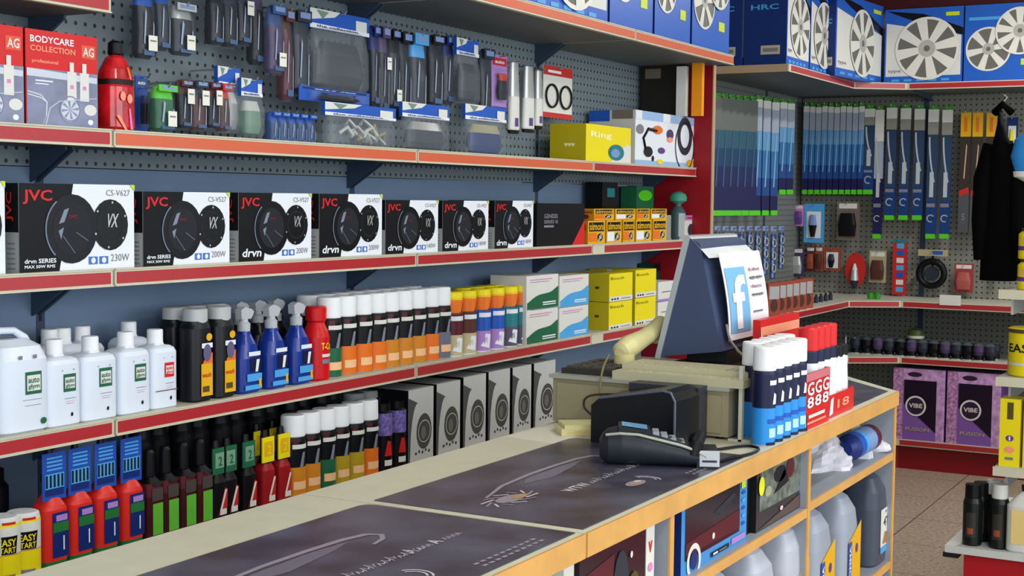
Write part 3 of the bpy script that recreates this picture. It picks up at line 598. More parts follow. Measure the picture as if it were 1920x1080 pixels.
thing('bc', bodycare, 'gift_set_box', 'red gift box with grey car picture cut off by the left picture edge', 'gift box', (x0-BC[0]-.005, YF, Z2), group='red gift set boxes')
def f():
    r1 = M('red_shrink_wrap', (190, 26, 34), .18, noise=.35, scale=26, coat=.6)
    b = MB(); b.loft([(0, .030, .026, 0, 0, r1), (.01, .036, .030, 0, 0, r1), (.085, .035, .029, 0, 0, r1), (.092, .032, .026, 0, 0, r1), (.10, .034, .028, 0, 0, r1), (.118, .030, .025, 0, 0, r1), (.14, .018, .016, 0, 0, r1), (.146, .010, .010, 0, 0, r1)], 26, 2.6)
    c = MB().lathe([(.011, .144, black), (.014, .148, black), (.013, .168, black), (.008, .172, black)], 14)
    s = MB().loft([(.089, .0335, .0275, 0, 0, M('strap_black', (40, 20, 24), .5)), (.099, .035, .029, 0, 0, M('strap_black'))], 26, 2.6)
    l = MB(); l.poly([(.002, .122), (.006, .122), (.013, .106), (.008, .104)], -.0285, orange)
    for p, q in (((-.018, .06), (-.004, .075)), ((.0, .055), (.013, .072))): l.ell((p[0]+q[0])/2, (p[1]+q[1])/2, .007, .009, -.0312, M('salmon'), 9)
    l.poly([(-.028, .03), (-.02, .032), (0, .005), (-.006, .004)], -.0312, M('salmon')); l.poly([(.004, .045), (.008, .045), (.014, .006), (.008, .006)], -.0312, pink)  # salmon and pink patches are highlights on the wrap, put in as colour
    return [('wrapped_bundle', b, None), ('cap', c, None, 'black cap'), ('strap', s, None, 'black band round the middle'), ('+', l, None)]
thing(None, f, 'wrapped_kit', 'red plastic-wrapped cleaning kit with black band at the shelf joint', 'cleaning kit', (xs(213, 1.97, Z2), 1.965, Z2))
# red and purple packets on the upper left shelf
for i, (a, c, m) in enumerate([(60, 118, red), (122, 158, offwhite), (162, 205, lilac)]):
    zz = ZTL; x0, x1 = xr(a, zz), xr(c, zz)
    thing(None, plain(x1-x0-.004, .10, .1, m, lambda b, w, h, d: b.rect(.2*w, .8*w, .03*h, .12*h, -.001, dblue)), 'boxed_accessory', ('red box', 'white box', 'lilac box')[i]+' standing on the top left shelf, only its foot in view', 'box', (x0, YF, zz), group='boxes on the top left shelf')

def hang(px0, px1, py0, py1, y=None, bayk=None):
    """size and place of a pack hanging in front of the pegboard; adds its hook"""
    y = y or 2.05; zc = 0.3
    zc = zat(xs((px0+px1)/2, y, .3), y, (py0+py1)/2)
    x0, x1 = xs(px0, y, zc), xs(px1, y, zc); xm = (x0+x1)/2
    z1, z0 = zat(xm, y, py0), zat(xm, y, py1)
    return x0, x1, z0, z1, y
def addhook(xm, z, y):
    for i in range(4):
        if BAYS[i] <= xm < BAYS[i+1]: HOOKS[i].append((xm, z, y)); return
def pack(style, w, h, c1, c2):
    """hanging retail pack: 'card' printed header over clear blister; 'bag' clear bag with blue header; 'dark' black moulded goods in clear film; 'tagged' adds white price tag"""
    def f():
        P = []
        if 'bag' in style:
            hh = min(.045, h*.3)
            b = MB(); b.loft([(0, w*.44, .014, 0, 0, foggy), (h*.08, w*.48, .022, 0, 0, foggy), (h*.5, w*.47, .022, 0, 0, foggy), (h-hh*.8, w*.44, .006, 0, 0, foggy), (h-hh*.5, w*.42, .003, 0, 0, foggy)], 20, 4)
            P.append(('bag', b, None))
            c = MB(); rnd = random.Random(int(w*1e5)+7)
            if 'jumble' in style:
                for k in range(14): a = rnd.uniform(-w*.33, w*.33); z = rnd.uniform(.012, h*.6); c.tube([(a-.02, rnd.uniform(-.012, .012), z), (a, rnd.uniform(-.012, .012), z+.015), (a+.02, rnd.uniform(-.01, .01), z-.004)], .005, rnd.choice([c1, c2, silver, offwhite]), 6)
            else:
                c.loft([(.008, w*.33, .012, 0, 0, c1), (h*.2, w*.40, .017, 0, 0, c1), (h*.45, w*.36, .016, 0, 0, c2), (h*.62, w*.3, .008, 0, 0, c2)], 14, 3)
            P.append(('contents', c, 0))
            t = MB(); t.box(-w*.5, w*.5, -.006, .004, h-hh, h, blue); y = -.0068
            t.poly([(-w*.5, h-hh), (w*.5, h-hh), (w*.5, h-hh*.8), (-w*.5, h-hh*.75)], y, white); t.poly([(-w*.5, h), (-w*.5, h-hh*.6), (-w*.1, h-hh*.3), (0, h)], y, offwhite); t.poly([(-w*.4, h-hh*.05), (-w*.3, h-hh*.5), (-w*.2, h-hh*.1)], y-.0006, M('leafy', (110, 140, 120), .5)); t.rect(w*.26, w*.45, h-hh*.8, h-hh*.25, y-.0006, offwhite); t.text('the collection', -w*.4, w*.3, h-hh*.92, h-hh*.8, y-.0008, dblue)
            P.append(('header_card', t, None, 'blue printed header card'))
        elif 'card' in style:
            b = MB(); b.box(-w/2, w/2, -.001, .001, 0, h, c1); b.rect(-w*.45, w*.45, h*.8, h*.95, -.0016, c2); b.text('auto', -w*.3, w*.3, h*.84, h*.9, -.0022, white); P.append(('card', b, None))
            s = MB(); s.loft([(h*.08, w*.36, .009, 0, -.010, clear), (h*.12, w*.4, .012, 0, -.013, clear), (h*.68, w*.4, .012, 0, -.013, clear), (h*.72, w*.36, .009, 0, -.010, clear)], 16, 5); P.append(('blister', s, None))
            g = MB(); g.loft([(h*.13, w*.22, .006, 0, -.012, black), (h*.3, w*.3, .008, 0, -.012, black), (h*.5, w*.2, .008, 0, -.012, c2), (h*.64, w*.26, .006, 0, -.012, c2)], 12, 3); P.append(('contents', g, None))
        elif 'rings' in style:
            b = MB(); b.box(-w/2, w/2, -.001, .001, 0, h, offwhite); b.rect(-w/2, w/2, h*.82, h, -.0015, M('scarlet')); b.rect(-w/2, w/2, 0, h*.1, -.0015, M('scarlet')); b.rect(-w*.35, w*.1, h*.87, h*.92, -.002, white); P.append(('card', b, None))
            for s_ in (-1, 1):
                n = 20; P.append(('ring', MB().tube([(s_*w*.24+w*.2*cos(2*pi*i/n), -.006, h*.42+h*.22*sin(2*pi*i/n)) for i in range(n)], .0035, black, 6, True), None))
        elif 'chrome' in style:
            b = MB(); b.loft([(0, w*.4, .006, 0, 0, offwhite), (.01, w*.5, .010, 0, 0, offwhite), (h*.5, w*.42, .011, 0, 0, silver), (h*.97, w*.34, .008, 0, 0, silver), (h, w*.2, .003, 0, 0, silver)], 14, 3)
            b.rect(-w*.15, w*.15, h*.08, h*.2, -.0125, purple); P.append(('tube', b, None)); P.append(('end_cap', MB().loft([(-.004, w*.42, .008, 0, 0, ink), (.006, w*.46, .011, 0, 0, ink)], 14, 3), None))
        else:
            b = MB(); b.loft([(0, w*.36, .008, 0, 0, c1), (h*.06, w*.47, .015, 0, 0, c1), (h*.4, w*.42, .017, 0, 0, c1), (h*.7, w*.46, .012, 0, 0, c2), (h*.95, w*.38, .006, 0, 0, c2), (h, w*.2, .002, 0, 0, c2)], 16, 3)
            P.append(('goods', b, None))
            e = MB().loft([(-.004, w*.40, .011, 0, 0, clear), (h*.06, w*.5, .018, 0, 0, clear), (h*.7, w*.5, .016, 0, 0, clear), (h*.98, w*.46, .004, 0, 0, clear)], 14, 4); P.append(('film', e, None))
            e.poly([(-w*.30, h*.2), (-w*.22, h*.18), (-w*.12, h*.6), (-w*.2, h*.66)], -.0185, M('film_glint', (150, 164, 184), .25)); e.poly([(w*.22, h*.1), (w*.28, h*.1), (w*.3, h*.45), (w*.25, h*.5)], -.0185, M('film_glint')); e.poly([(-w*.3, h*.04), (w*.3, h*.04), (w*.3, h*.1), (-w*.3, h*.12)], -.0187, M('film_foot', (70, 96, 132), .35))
            t = MB().box(-w*.45, w*.45, -.019, -.0175, h*.86, h, c2); t.rect(-w*.3, w*.35, h*.9, h*.97, -.0196, M('dusty_blue', (120, 146, 190), .5)); P.append(('header_card', t, None))
        if 'tag' in style:
            tz = h*.1 if 'low' in style else h*.5
            t = MB(); tw = min(w*.5, .024); t.box(w*.1-tw/2, w*.1+tw/2, -.0245, -.0235, tz, tz+.030, M('price_tag', (226, 226, 214), .5)); t.rect(w*.1-tw*.35, w*.1+tw*.35, tz+.018, tz+.021, -.0250, grey_t)
            P.append(('price_tag', t, None, 'white price tag'))
        return P
    return f
gm, dk = M('gunmetal', (40, 46, 58), .4), M('dark_goods', (16, 18, 26), .35)
pd, pb = M('dusk_purple', (74, 58, 96), .4), M('mid_blue_pack', (52, 82, 132), .4)
HG = [  # px0 px1 py0 py1, style, c1, c2, depth y, label
 (250, 283, -30, 110, 'dark taglow', dk, blue, 2.02, 'dark blue hanging pack with long white price tag near the upper left'),
 (286, 312, -30, 95, 'dark', gm, blue, 2.04, 'narrow blue-headed pack right of the long price tag'),
 (318, 358, 8, 104, 'dark taglow', gm, silver, 2.03, 'grey hanging pack with wide white tag at its foot'),
 (255, 292, 78, 105, 'card', pb, blue, 2.07, 'small blue card hanging below the long price tag'),
 (388, 412, -25, 84, 'dark', dk, black, 2.03, 'black hanging pack, leftmost of the dark upper cluster'),
 (414, 438, -25, 88, 'dark', black, gm, 2.02, 'black hanging pack, second of the dark upper cluster'),
 (440, 464, -25, 84, 'dark tag', dk, gm, 2.03, 'dark hanging pack with tag, third of the dark upper cluster'),
 (466, 490, -25, 122, 'dark', black, pd, 2.04, 'longer dark hanging pack ending the upper cluster'),
 (498, 526, 10, 138, 'dark taglow', pd, pb, 2.01, 'purple hanging pack with cream tag'),
 (524, 542, 18, 188, 'dark', maroon, brown, 2.02, 'long dark red hanging cable pack'),
 (545, 574, 20, 176, 'dark', gm, gm, 2.03, 'grey striped hanging pack left of the blue-headed bag'),
 (577, 688, 25, 174, 'bag', dk, gm, 2.02, 'large clear bag with blue header holding dark mats'),
 (560, 692, 168, 194, 'card', blue, dblue, 2.0, 'wide blue card hanging under the large bag'),
 (690, 704, 48, 200, 'dark', dk, dblue, 2.03, 'very narrow navy pack right of the large bag'),
 (706, 722, 50, 212, 'dark tag', dk, pd, 2.02, 'narrow dark pack with tag near the middle'),
 (724, 742, 55, 206, 'dark taglow', gm, black, 2.03, 'narrow grey pack with low tag'),
 (744, 764, 60, 225, 'dark', black, dk, 2.02, 'long black pack left of the blue-white header'),
 (766, 794, 64, 212, 'dark', gm, sky, 2.01, 'hanging pack with pale blue header and grey tubes'),
 (800, 824, 66, 200, 'dark', black, dk, 2.02, 'black moulded pack, left of a pair in the middle'),
 (826, 848, 68, 196, 'dark', gm, dblue, 2.03, 'dark pack with navy header, right of a pair in the middle'),
 (852, 894, 74, 196, 'bag', black, dk, 2.0, 'clear bag of black parts with light blue header'),
 (896, 918, 92, 230, 'dark', dk, gm, 2.04, 'shaded pack behind the clear bags'),
 (921, 950, 104, 200, 'card', lilac, M('scarlet'), 2.03, 'lilac card with red panel left of the silver tubes'),
 (253, 276, 142, 246, 'card', blue, pb, 2.04, 'blue card pack by the red wrapped kit'),
 (283, 322, 160, 246, 'dark taglow', green, vgreen, 1.98, 'green-topped pack with tall white tag standing low on the pegboard'),
 (327, 352, 150, 240, 'dark tag', black, brown, 2.0, 'dark pack with cream tag, leftmost of the low row'),
 (354, 380, 152, 244, 'dark tag', brown, gm, 1.99, 'brown pack with square cream tag in the low row'),
 (382, 404, 155, 240, 'dark tag', black, maroon, 2.0, 'black pack with small tag in the low row'),
 (405, 425, 158, 246, 'dark', brown, M('scarlet'), 1.99, 'brown red pack ending the low row'),
 (404, 446, 126, 250, 'bag', silver, offwhite, 2.02, 'narrow clear bag with blue header, left of two'),
 (448, 488, 148, 258, 'bag', pale_g, offwhite, 2.0, 'narrow clear bag with blue header, right of two'),
 (954, 972, 114, 248, 'chrome', 0, 0, 2.02, 'white tube pack, leftmost of three silver ones'),
 (980, 1000, 122, 246, 'chrome', 0, 0, 2.02, 'silver tube pack with purple print, middle one'),
 (1002, 1015, 130, 240, 'chrome', 0, 0, 2.03, 'slim silver tube pack, rightmost of three'),
 (1018, 1072, 126, 222, 'rings', 0, 0, 2.04, 'white card with two black rings and red bands'),
]
for a, c, ty, by, st, c1, c2, y, lb in HG:
    x0, x1, z0, z1, y = hang(a, c, ty, by, y); xm = (x0+x1)/2; w = x1-x0; h = z1-z0
    z0 = max(z0, Z2+.006); h = z1-z0
    thing(None, pack(st, w, h, c1, c2), 'hanging_pack', lb, 'hanging pack', (xm, y, z0), group='goods hanging on the grey pegboard')
    addhook(xm, z1-.004, y)
for i in range(5):
    x0, x1, z0, z1, y = hang(500+i*17, 516+i*17, 206, 262, 2.0)
    thing('bluep', pack('dark', x1-x0, z1-z0, pb, blue), 'hanging_pack', 'small blue pack low on the pegboard, %s of five' % ORD[i], 'hanging pack', ((x0+x1)/2, y, Z2+.004), group='five small blue packs'); addhook((x0+x1)/2, Z2+.004+z1-z0-.003, y)
# bags standing on the shelf
for a, c, ty, st, c1, c2, lb in [(605, 738, 190, 'bag jumble', silver, M('sandy', (170, 160, 120), .5), 'wide clear bag full of silvery fittings standing on the shelf'), (750, 838, 190, 'bag', gm, silver, 'clear bag with blue white header standing on the shelf, left of the pair'), (868, 945, 194, 'bag', dblue, M('sandy'), 'clear bag with blue white header and navy contents, right of the pair')]:
    y = 1.965; x0, x1 = xs(a, y, Z2), xs(c, y, Z2); h = zat(x0, y, ty)-Z2
    thing(None, pack(st, x1-x0, h, c1, c2), 'standing_bag', lb, 'bag', ((x0+x1)/2, y, Z2), group='clear bags standing on the shelf')
def f():
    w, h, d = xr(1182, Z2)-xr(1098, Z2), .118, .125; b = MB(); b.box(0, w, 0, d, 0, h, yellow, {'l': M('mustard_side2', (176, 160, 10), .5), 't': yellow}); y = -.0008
    b.text('Ring', .1*w, .55*w, .62*h, .82*h, y, M('pale_yellow', (244, 240, 180), .5)); b.poly([(.5*w, .0), (w, .0), (w, .5*h), (.9*w, .55*h)], y, offwhite); b.ell(.66*w, .3*h, .18*w, .22*h, y-.0006, teal, 16, .3); b.ell(.64*w, .28*h, .1*w, .12*h, y-.001, M('dusty_blue'), 12)
    b.left(); b.text('www', -.6*d, -.3*d, .4*h, .5*h, -.0008, M('pale_yellow')); b.front(); return [('carton', b, None)]
thing(None, f, 'yellow_box', 'yellow carton with a green grey lens picture on the pegboard shelf', 'carton', (xr(1098, Z2), YF, Z2))
def f():
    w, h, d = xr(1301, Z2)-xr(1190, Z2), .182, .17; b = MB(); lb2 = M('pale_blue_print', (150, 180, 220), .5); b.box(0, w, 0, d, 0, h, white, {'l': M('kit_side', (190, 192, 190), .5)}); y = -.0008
    b.rect(0, w, .84*h, h, y, lb2); b.rect(0, w, 0, .1*h, y, lb2); b.rect(.0, .1*w, .84*h, h, y-.0005, white); b.rect(.44*w, .56*w, .84*h, h, y-.0005, white)
    b.tube([(.16*w, y, .3*h), (.12*w, y, .5*h), (.2*w, y, .68*h), (.33*w, y, .66*h)], .006, black, 6); b.ell(.35*w, .68*h, .08*w, .08*h, y-.0022, orange, 14)
    b.ell(.2*w, .26*h, .07*w, .1*h, y-.0022, ink, 12); b.ell(.42*w, .3*h, .06*w, .06*h, y-.001, purple, 12); b.ell(.07*w, .66*h, .06*w, .09*h, y-.001, grey_t, 12); b.ell(.56*w, .62*h, .06*w, .1*h, y-.001, M('dusk_purple'), 12); b.ell(.56*w, .52*h, .05*w, .05*h, y-.0016, M('salmon'), 12)
    b.ring(.82*w, .62*h, .13*w, .05*w, y-.001, gm); b.ring(.82*w, .42*h, .17*w, .012*w, y-.0014, ink); b.ell(.28*w, .14*h, .02*w, .02*w, y-.001, ink, 8)
    b.ell(.4*w, .09*h, .05*w, .05*h, y-.0012, yellow, 12); b.ell(.92*w, .1*h, .06*w, .07*h, y-.0012, dyellow, 12)
    b.left(); b.rect(-d, -.55*d, .8*h, h, -.0008, blue); b.rect(-.5*d, -.05*d, .84*h, h, -.0008, M('taupe', (110, 100, 90), .5)); b.rect(-.9*d, -.6*d, .2*h, .5*h, -.0008, M('dusty_blue')); b.front()
    return [('carton', b, None)]
thing(None, f, 'headset_kit_box', 'white carton with headset pictures and pale blue bands at the shelf end', 'carton', (xr(1190, Z2), YF, Z2))
ZK = Z2+.183; cx_ = 4.69
def f():
    y1 = 2.10; y0 = 1.935; h = zat(cx_, 2.1, 120)-ZK; b = MB(); b.box(0, .05, 0, y1-y0, 0, h, M('brown_black', (30, 26, 18), .4)); b.left(); b.rect(-(y1-y0)*.92, -(y1-y0)*.55, h*.72, h*.9, -.001, M('taupe')); b.front(); return [('case', b, None)]
thing(None, f, 'dark_case', 'near-black case standing on the headset carton against the end panel', 'case', (cx_, 1.935, ZK))
for pxa, pxb, ty, m, nm in [(1268, 1286, 124, offwhite, 'slim white packet standing before the near-black case'), (1297, 1316, 114, M('tangerine', (238, 150, 20), .4), 'slim orange packet standing beside the red end panel')]:
    ya, yb = yat(pxa, 4.66, .4), yat(pxb, 4.66, .4)
    thing(None, plain(.022, zat(4.66, yb, ty)-ZK, ya-yb, m), 'slim_packet', nm, 'packet', (4.66, yb, ZK), group='slim packets by the end panel')

# red end panel of the run
thing(None, lambda: [('panel', MB().box(0, .02, 0, .33, 0, 2.4, M('deep_red_paint', (140, 16, 28), .4), {'f': cream_lip, 'l': M('deep_red_paint')}), None), ('edge_band', MB().box(-.001, .021, -.004, 0, 0, 2.4, M('tan_edge', (176, 150, 120), .5)), None)],
      'end_panel', 'dark red upright end panel closing the shelving run', 'end panel', (4.775, 1.86, -1.45))
for i in range(4):
    thing(None, (lambda i=i: bay(i)), 'shelving_back', 'blue grey panelled back of the %s shelving section with pegboard above' % bayname[i], 'shelving', (0, 0, 0), group='backs of the shelving run')

# ---------------------------------------------------------------- boxed hub caps on the deep top shelf
hub_b = M('hub_box_blue', (36, 92, 186), .35); hub_d = M('hub_box_navy', (14, 44, 108), .4); wheel_s = M('wheel_silver', (222, 220, 210), .3)
def wheel(b, cx, cz, r, y, spokes=8):
    b.ell(cx, cz, r, r, y, M('wheel_dark', (104, 102, 96), .5), 32); b.ring(cx, cz, r, r*.08, y-.001, wheel_s, 32)
    for k in range(spokes):
        t = 2*pi*k/spokes+.2; u, v = cos(t), sin(t); p, q = -v, u
        b.poly([(cx+r*.2*u-r*.10*p, cz+r*.2*v-r*.10*q), (cx+r*.2*u+r*.10*p, cz+r*.2*v+r*.10*q), (cx+r*.93*u+r*.17*p, cz+r*.93*v+r*.17*q), (cx+r*.93*u-r*.17*p, cz+r*.93*v-r*.17*q)], y-.0015, wheel_s)
    b.ell(cx, cz, r*.27, r*.27, y-.002, M('wheel_hub', (176, 174, 166), .3), 20); b.ell(cx, cz, r*.1, r*.1, y-.0025, M('wheel_dark'), 12)
def hubbox(w, h, d, kind):
    def f():
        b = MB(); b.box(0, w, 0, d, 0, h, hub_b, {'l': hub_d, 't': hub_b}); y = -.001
        if kind == 'white':
            b.rect(.02*w, .98*w, .10*h, h*.82, y, offwhite); b.poly([(0, .82*h), (w, .62*h), (w, h), (0, h)], y-.0008, hub_b); b.poly([(.02*w, .98*h), (.3*w, .86*h), (w, .62*h), (w, .72*h), (.5*w, .92*h)], y-.0014, black)
            wheel(b, .55*w, .46*h, min(.42*h, .43*w), y-.0035)
            for k in range(5): b.rect(.1*w+.16*w*k, .2*w+.16*w*k, .03*h, .06*h, y, sky)
            b.text('type', .05*w, .22*w, .14*h, .19*h, y-.001, grey_t)
        else:
            wheel(b, .30*w, .42*h, min(.33*h, .28*w), y, 6); wheel(b, .68*w, .64*h, min(.33*h, .3*w), y-.004, 9)
            b.rect(.05*w, .45*w, .8*h, .84*h, y, sky); b.rect(.7*w, .86*w, .2*h, .28*h, y, yell_green)
        if kind != 'side': b.rect(.78*w, .95*w, .88*h, .93*h, y-.002, yell_green)
        b.left(); b.text("15'", -.75*d, -.45*d, .74*h, .8*h, -.001, sky); b.text('HRC', -.85*d, -.2*d, .62*h, .68*h, -.001, sky); b.rect(-.6*d, -.15*d, .12*h, .22*h, -.001, M('tan_label', (180, 176, 150), .5)); b.rect(-.55*d, -.2*d, .15*h, .19*h, -.0016, grey_t); b.front()
        return [('carton', b, None)]
    return f
yT = 1.80; ZTs = ZT-.034
for i, (a, c, kd, nm) in enumerate([(700, 835, 'white', 'hub cap box on the deep top shelf, mostly above the picture, farthest left'), (840, 985, 'white', 'hub cap box on the deep top shelf whose foot barely shows'), (990, 1140, 'white', 'white and sky blue box foot on the deep top shelf'), (1143, 1224, 'blue', 'dark green and blue box on the deep top shelf'), (1227, 1294, 'blue', 'blue hub cap box on the deep top shelf, left of the last one'), (1297, 1367, 'blue', 'last blue hub cap box at the right end of the deep top shelf')]):
    x0, x1 = xs(a, yT, ZTs), xs(c, yT, ZTs)
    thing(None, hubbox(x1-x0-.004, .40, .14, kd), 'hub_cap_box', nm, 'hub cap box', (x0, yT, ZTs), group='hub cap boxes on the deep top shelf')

# ================================================================== return unit and far wall unit
ZTF, ZMF, ZLF, ZBF = .645, -.53, -.835, -1.285
RX0, RX1 = 6.40, 7.50; RY = 2.12; FY1 = 1.88
farunder = M('shelf_underside')
def corner_shelf(z, what, rx0=RX0):
    def f():
        o = [(rx0, RY), (RX1, RY), (FX, FY1), (BX, FY1), (BX, 2.6), (rx0, 2.6)]
        b = MB().slab([(x-rx0, y-RY) for x, y in o], -.03, 0, deck_m)
        b.add([(x-rx0, y-RY, -.0302) for x, y in o], [tuple(range(5, -1, -1))], farunder)
        l = MB(); l.box(0, RX1-rx0, -.004, 0, -.034, .002, cream_lip)
        d = Vector((FX-RX1, FY1-RY, 0)); L = d.length; an = math.atan2(d.y, d.x)
        l.X = Matrix.Translation((RX1-rx0, 0, 0)) @ Matrix.Rotation(an, 4, 'Z'); l.box(0, L, -.004, 0, -.034, .002, cream_lip)
        s = MB(); s.box(.03, RX1-rx0-.01, -.006, -.004, -.028, -.003, strip); s.X = l.X; s.box(.01, L-.01, -.006, -.004, -.028, -.003, strip)
        e = MB().box(-.003, 0, 0, .47, -.034, .002, M('tan_edge'))
        return [('deck', b, None), ('lip', l, None), ('price_strip', s, None), ('end_trim', e, None)]
    thing(None, f, 'corner_shelf', 'angled corner shelf beyond the red panel, %s' % what, 'shelf', (rx0, RY, z), group='corner shelves')
def far_shelf(z, what, y0=.62):
    def f():
        L = FY1-y0; b = MB().box(0, L-.002, .005, BX-FX, -.03, 0, deck_m, {'d': farunder}); l = MB().box(0, L-.002, 0, .005, -.034, .002, cream_lip)
        s = MB().box(.015, L-.015, -.002, 0, -.028, -.003, strip); P = [('deck', b, None), ('lip', l, None), ('price_strip', s, None)]
        for x in (() if z == ZBF else (.02, L-.03)): P.append(('bracket', MB().add([(x, .06, -.03), (x+.01, .06, -.03), (x+.01, .465, -.03), (x, .465, -.03), (x, .465, -.065), (x+.01, .465, -.065), (x+.01, .06, -.04), (x, .06, -.04)], [(0, 3, 2, 1), (3, 4, 5, 2), (4, 7, 6, 5), (7, 0, 1, 6), (0, 7, 4, 3), (1, 2, 5, 6)], bracket_m), None))
        return P
    thing(None, f, 'far_shelf', 'far wall shelf with red strip, %s' % what, 'shelf', (FX, FY1-.002, z), RF, group='far wall shelves')
for z, w in ((ZTF, 'top one under the hub cap boxes'), (ZMF, 'middle one below the wiper packs'), (ZLF, 'lower one with small dark goods'), (ZBF, 'base deck')):
    corner_shelf(z, w); far_shelf(z, w)
def FAR_BASE(): return [('plinth', MB().slab([(RX0+.02, RY+.04), (RX1, RY+.04), (FX+.04, FY1), (FX+.04, .62), (BX, .62), (BX, 2.598), (RX0+.02, 2.598)], -1.45, ZBF-.035, M('plinth_red')), None)]
def FAR_RETURN():
    P = [('pegboard', MB().box(5.4, BX, 2.605, 2.62, -1.44, 1.0, pegl), None)]
    for x in (5.4, 6.5, 7.5): P.append(('upright', MB().box(x-.015, x+.015, 2.602, 2.606, -1.44, 1.0, bracket_m), None))
    for (x, z, y) in HOOKS['return']: P.append(('hook', MB().tube([(x, 2.606, z), (x, y-.02, z), (x, y-.025, z+.01)], .003, chrome, 6), 0))
    return P
def FAR_BACK():
    P = [('pegboard', MB().box(BX+.003, BX+.02, .3, 2.6, -1.44, 1.0, pegf), None)]
    for y in (1.88, 1.25, .62): P.append(('upright', MB().box(BX+.001, BX+.004, y-.015, y+.015, -1.44, 1.0, bracket_m), None))
    for (x, z, y) in HOOKS['far']: P.append(('hook', MB().tube([(BX+.004, y, z), (x-.02, y, z), (x-.025, y, z+.01)], .003, chrome, 6), 0))
    return P
# ---- hub cap boxes above
def fx(px, z, x=FX+.02): return yat(px, x, z)
HB = .42
x0, x1 = xs(1474, RY+.015, ZTF), xs(1516, RY+.015, ZTF)
thing(None, hubbox(x1-x0, HB, .21, 'white'), 'hub_cap_box', 'hub cap box with navy side and white front left of the corner, front one', 'hub cap box', (x0, RY+.015, ZTF), group='hub cap boxes on the corner shelf')
thing(None, hubbox(x1-x0, HB, .21, 'white'), 'hub_cap_box', 'navy side of a hub cap box standing behind the front one by the corner', 'hub cap box', (x0, RY+.235, ZTF), group='hub cap boxes on the corner shelf')
x0, x1 = xs(1518, RY+.015, ZTF), xs(1561, RY+.015, ZTF)
thing(None, hubbox(x1-x0, HB, .21, 'white'), 'hub_cap_box', 'white-fronted hub cap box second from the navy sides', 'hub cap box', (x0, RY+.015, ZTF), group='hub cap boxes on the corner shelf')
pa = Vector((7.36, 2.10, 0)); pb_ = Vector((FX+.03, fx(1652, ZTF, FX+.03), 0)); pa = Vector((xs(1565, 2.09, ZTF), 2.09, 0)); an = math.atan2(pb_.y-pa.y, pb_.x-pa.x)
thing(None, hubbox((pb_-pa).length, HB, .10, 'white'), 'hub_cap_box', 'hub cap box turned diagonally in the corner with a violet silver wheel', 'hub cap box', (pa.x, pa.y, ZTF), an, group='hub cap boxes on the corner shelf')
for i, (a, c, kd, nm) in enumerate([(1657, 1803, 'white', 'hub cap box with large silver wheel on white ground, far wall'), (1806, 1960, 'blue', 'all-blue hub cap box at the far right of the top shelf')]):
    ya, yb = fx(a, ZTF), fx(c, ZTF); thing(None, hubbox(ya-yb, HB-.02, .2, kd), 'hub_cap_box', nm, 'hub cap box', (FX+.02, ya, ZTF), RF, group='hub cap boxes on the far wall')
thing(None, lambda: [('board', MB().box(0, 2.4, 0, .03, 0, .22, M('oxblood_paint', (84, 24, 26), .5)), None)], 'fascia_board', 'dark red fascia board above the far hub cap boxes', 'fascia', (8.1, 2.55, ZTF+.46), RF)

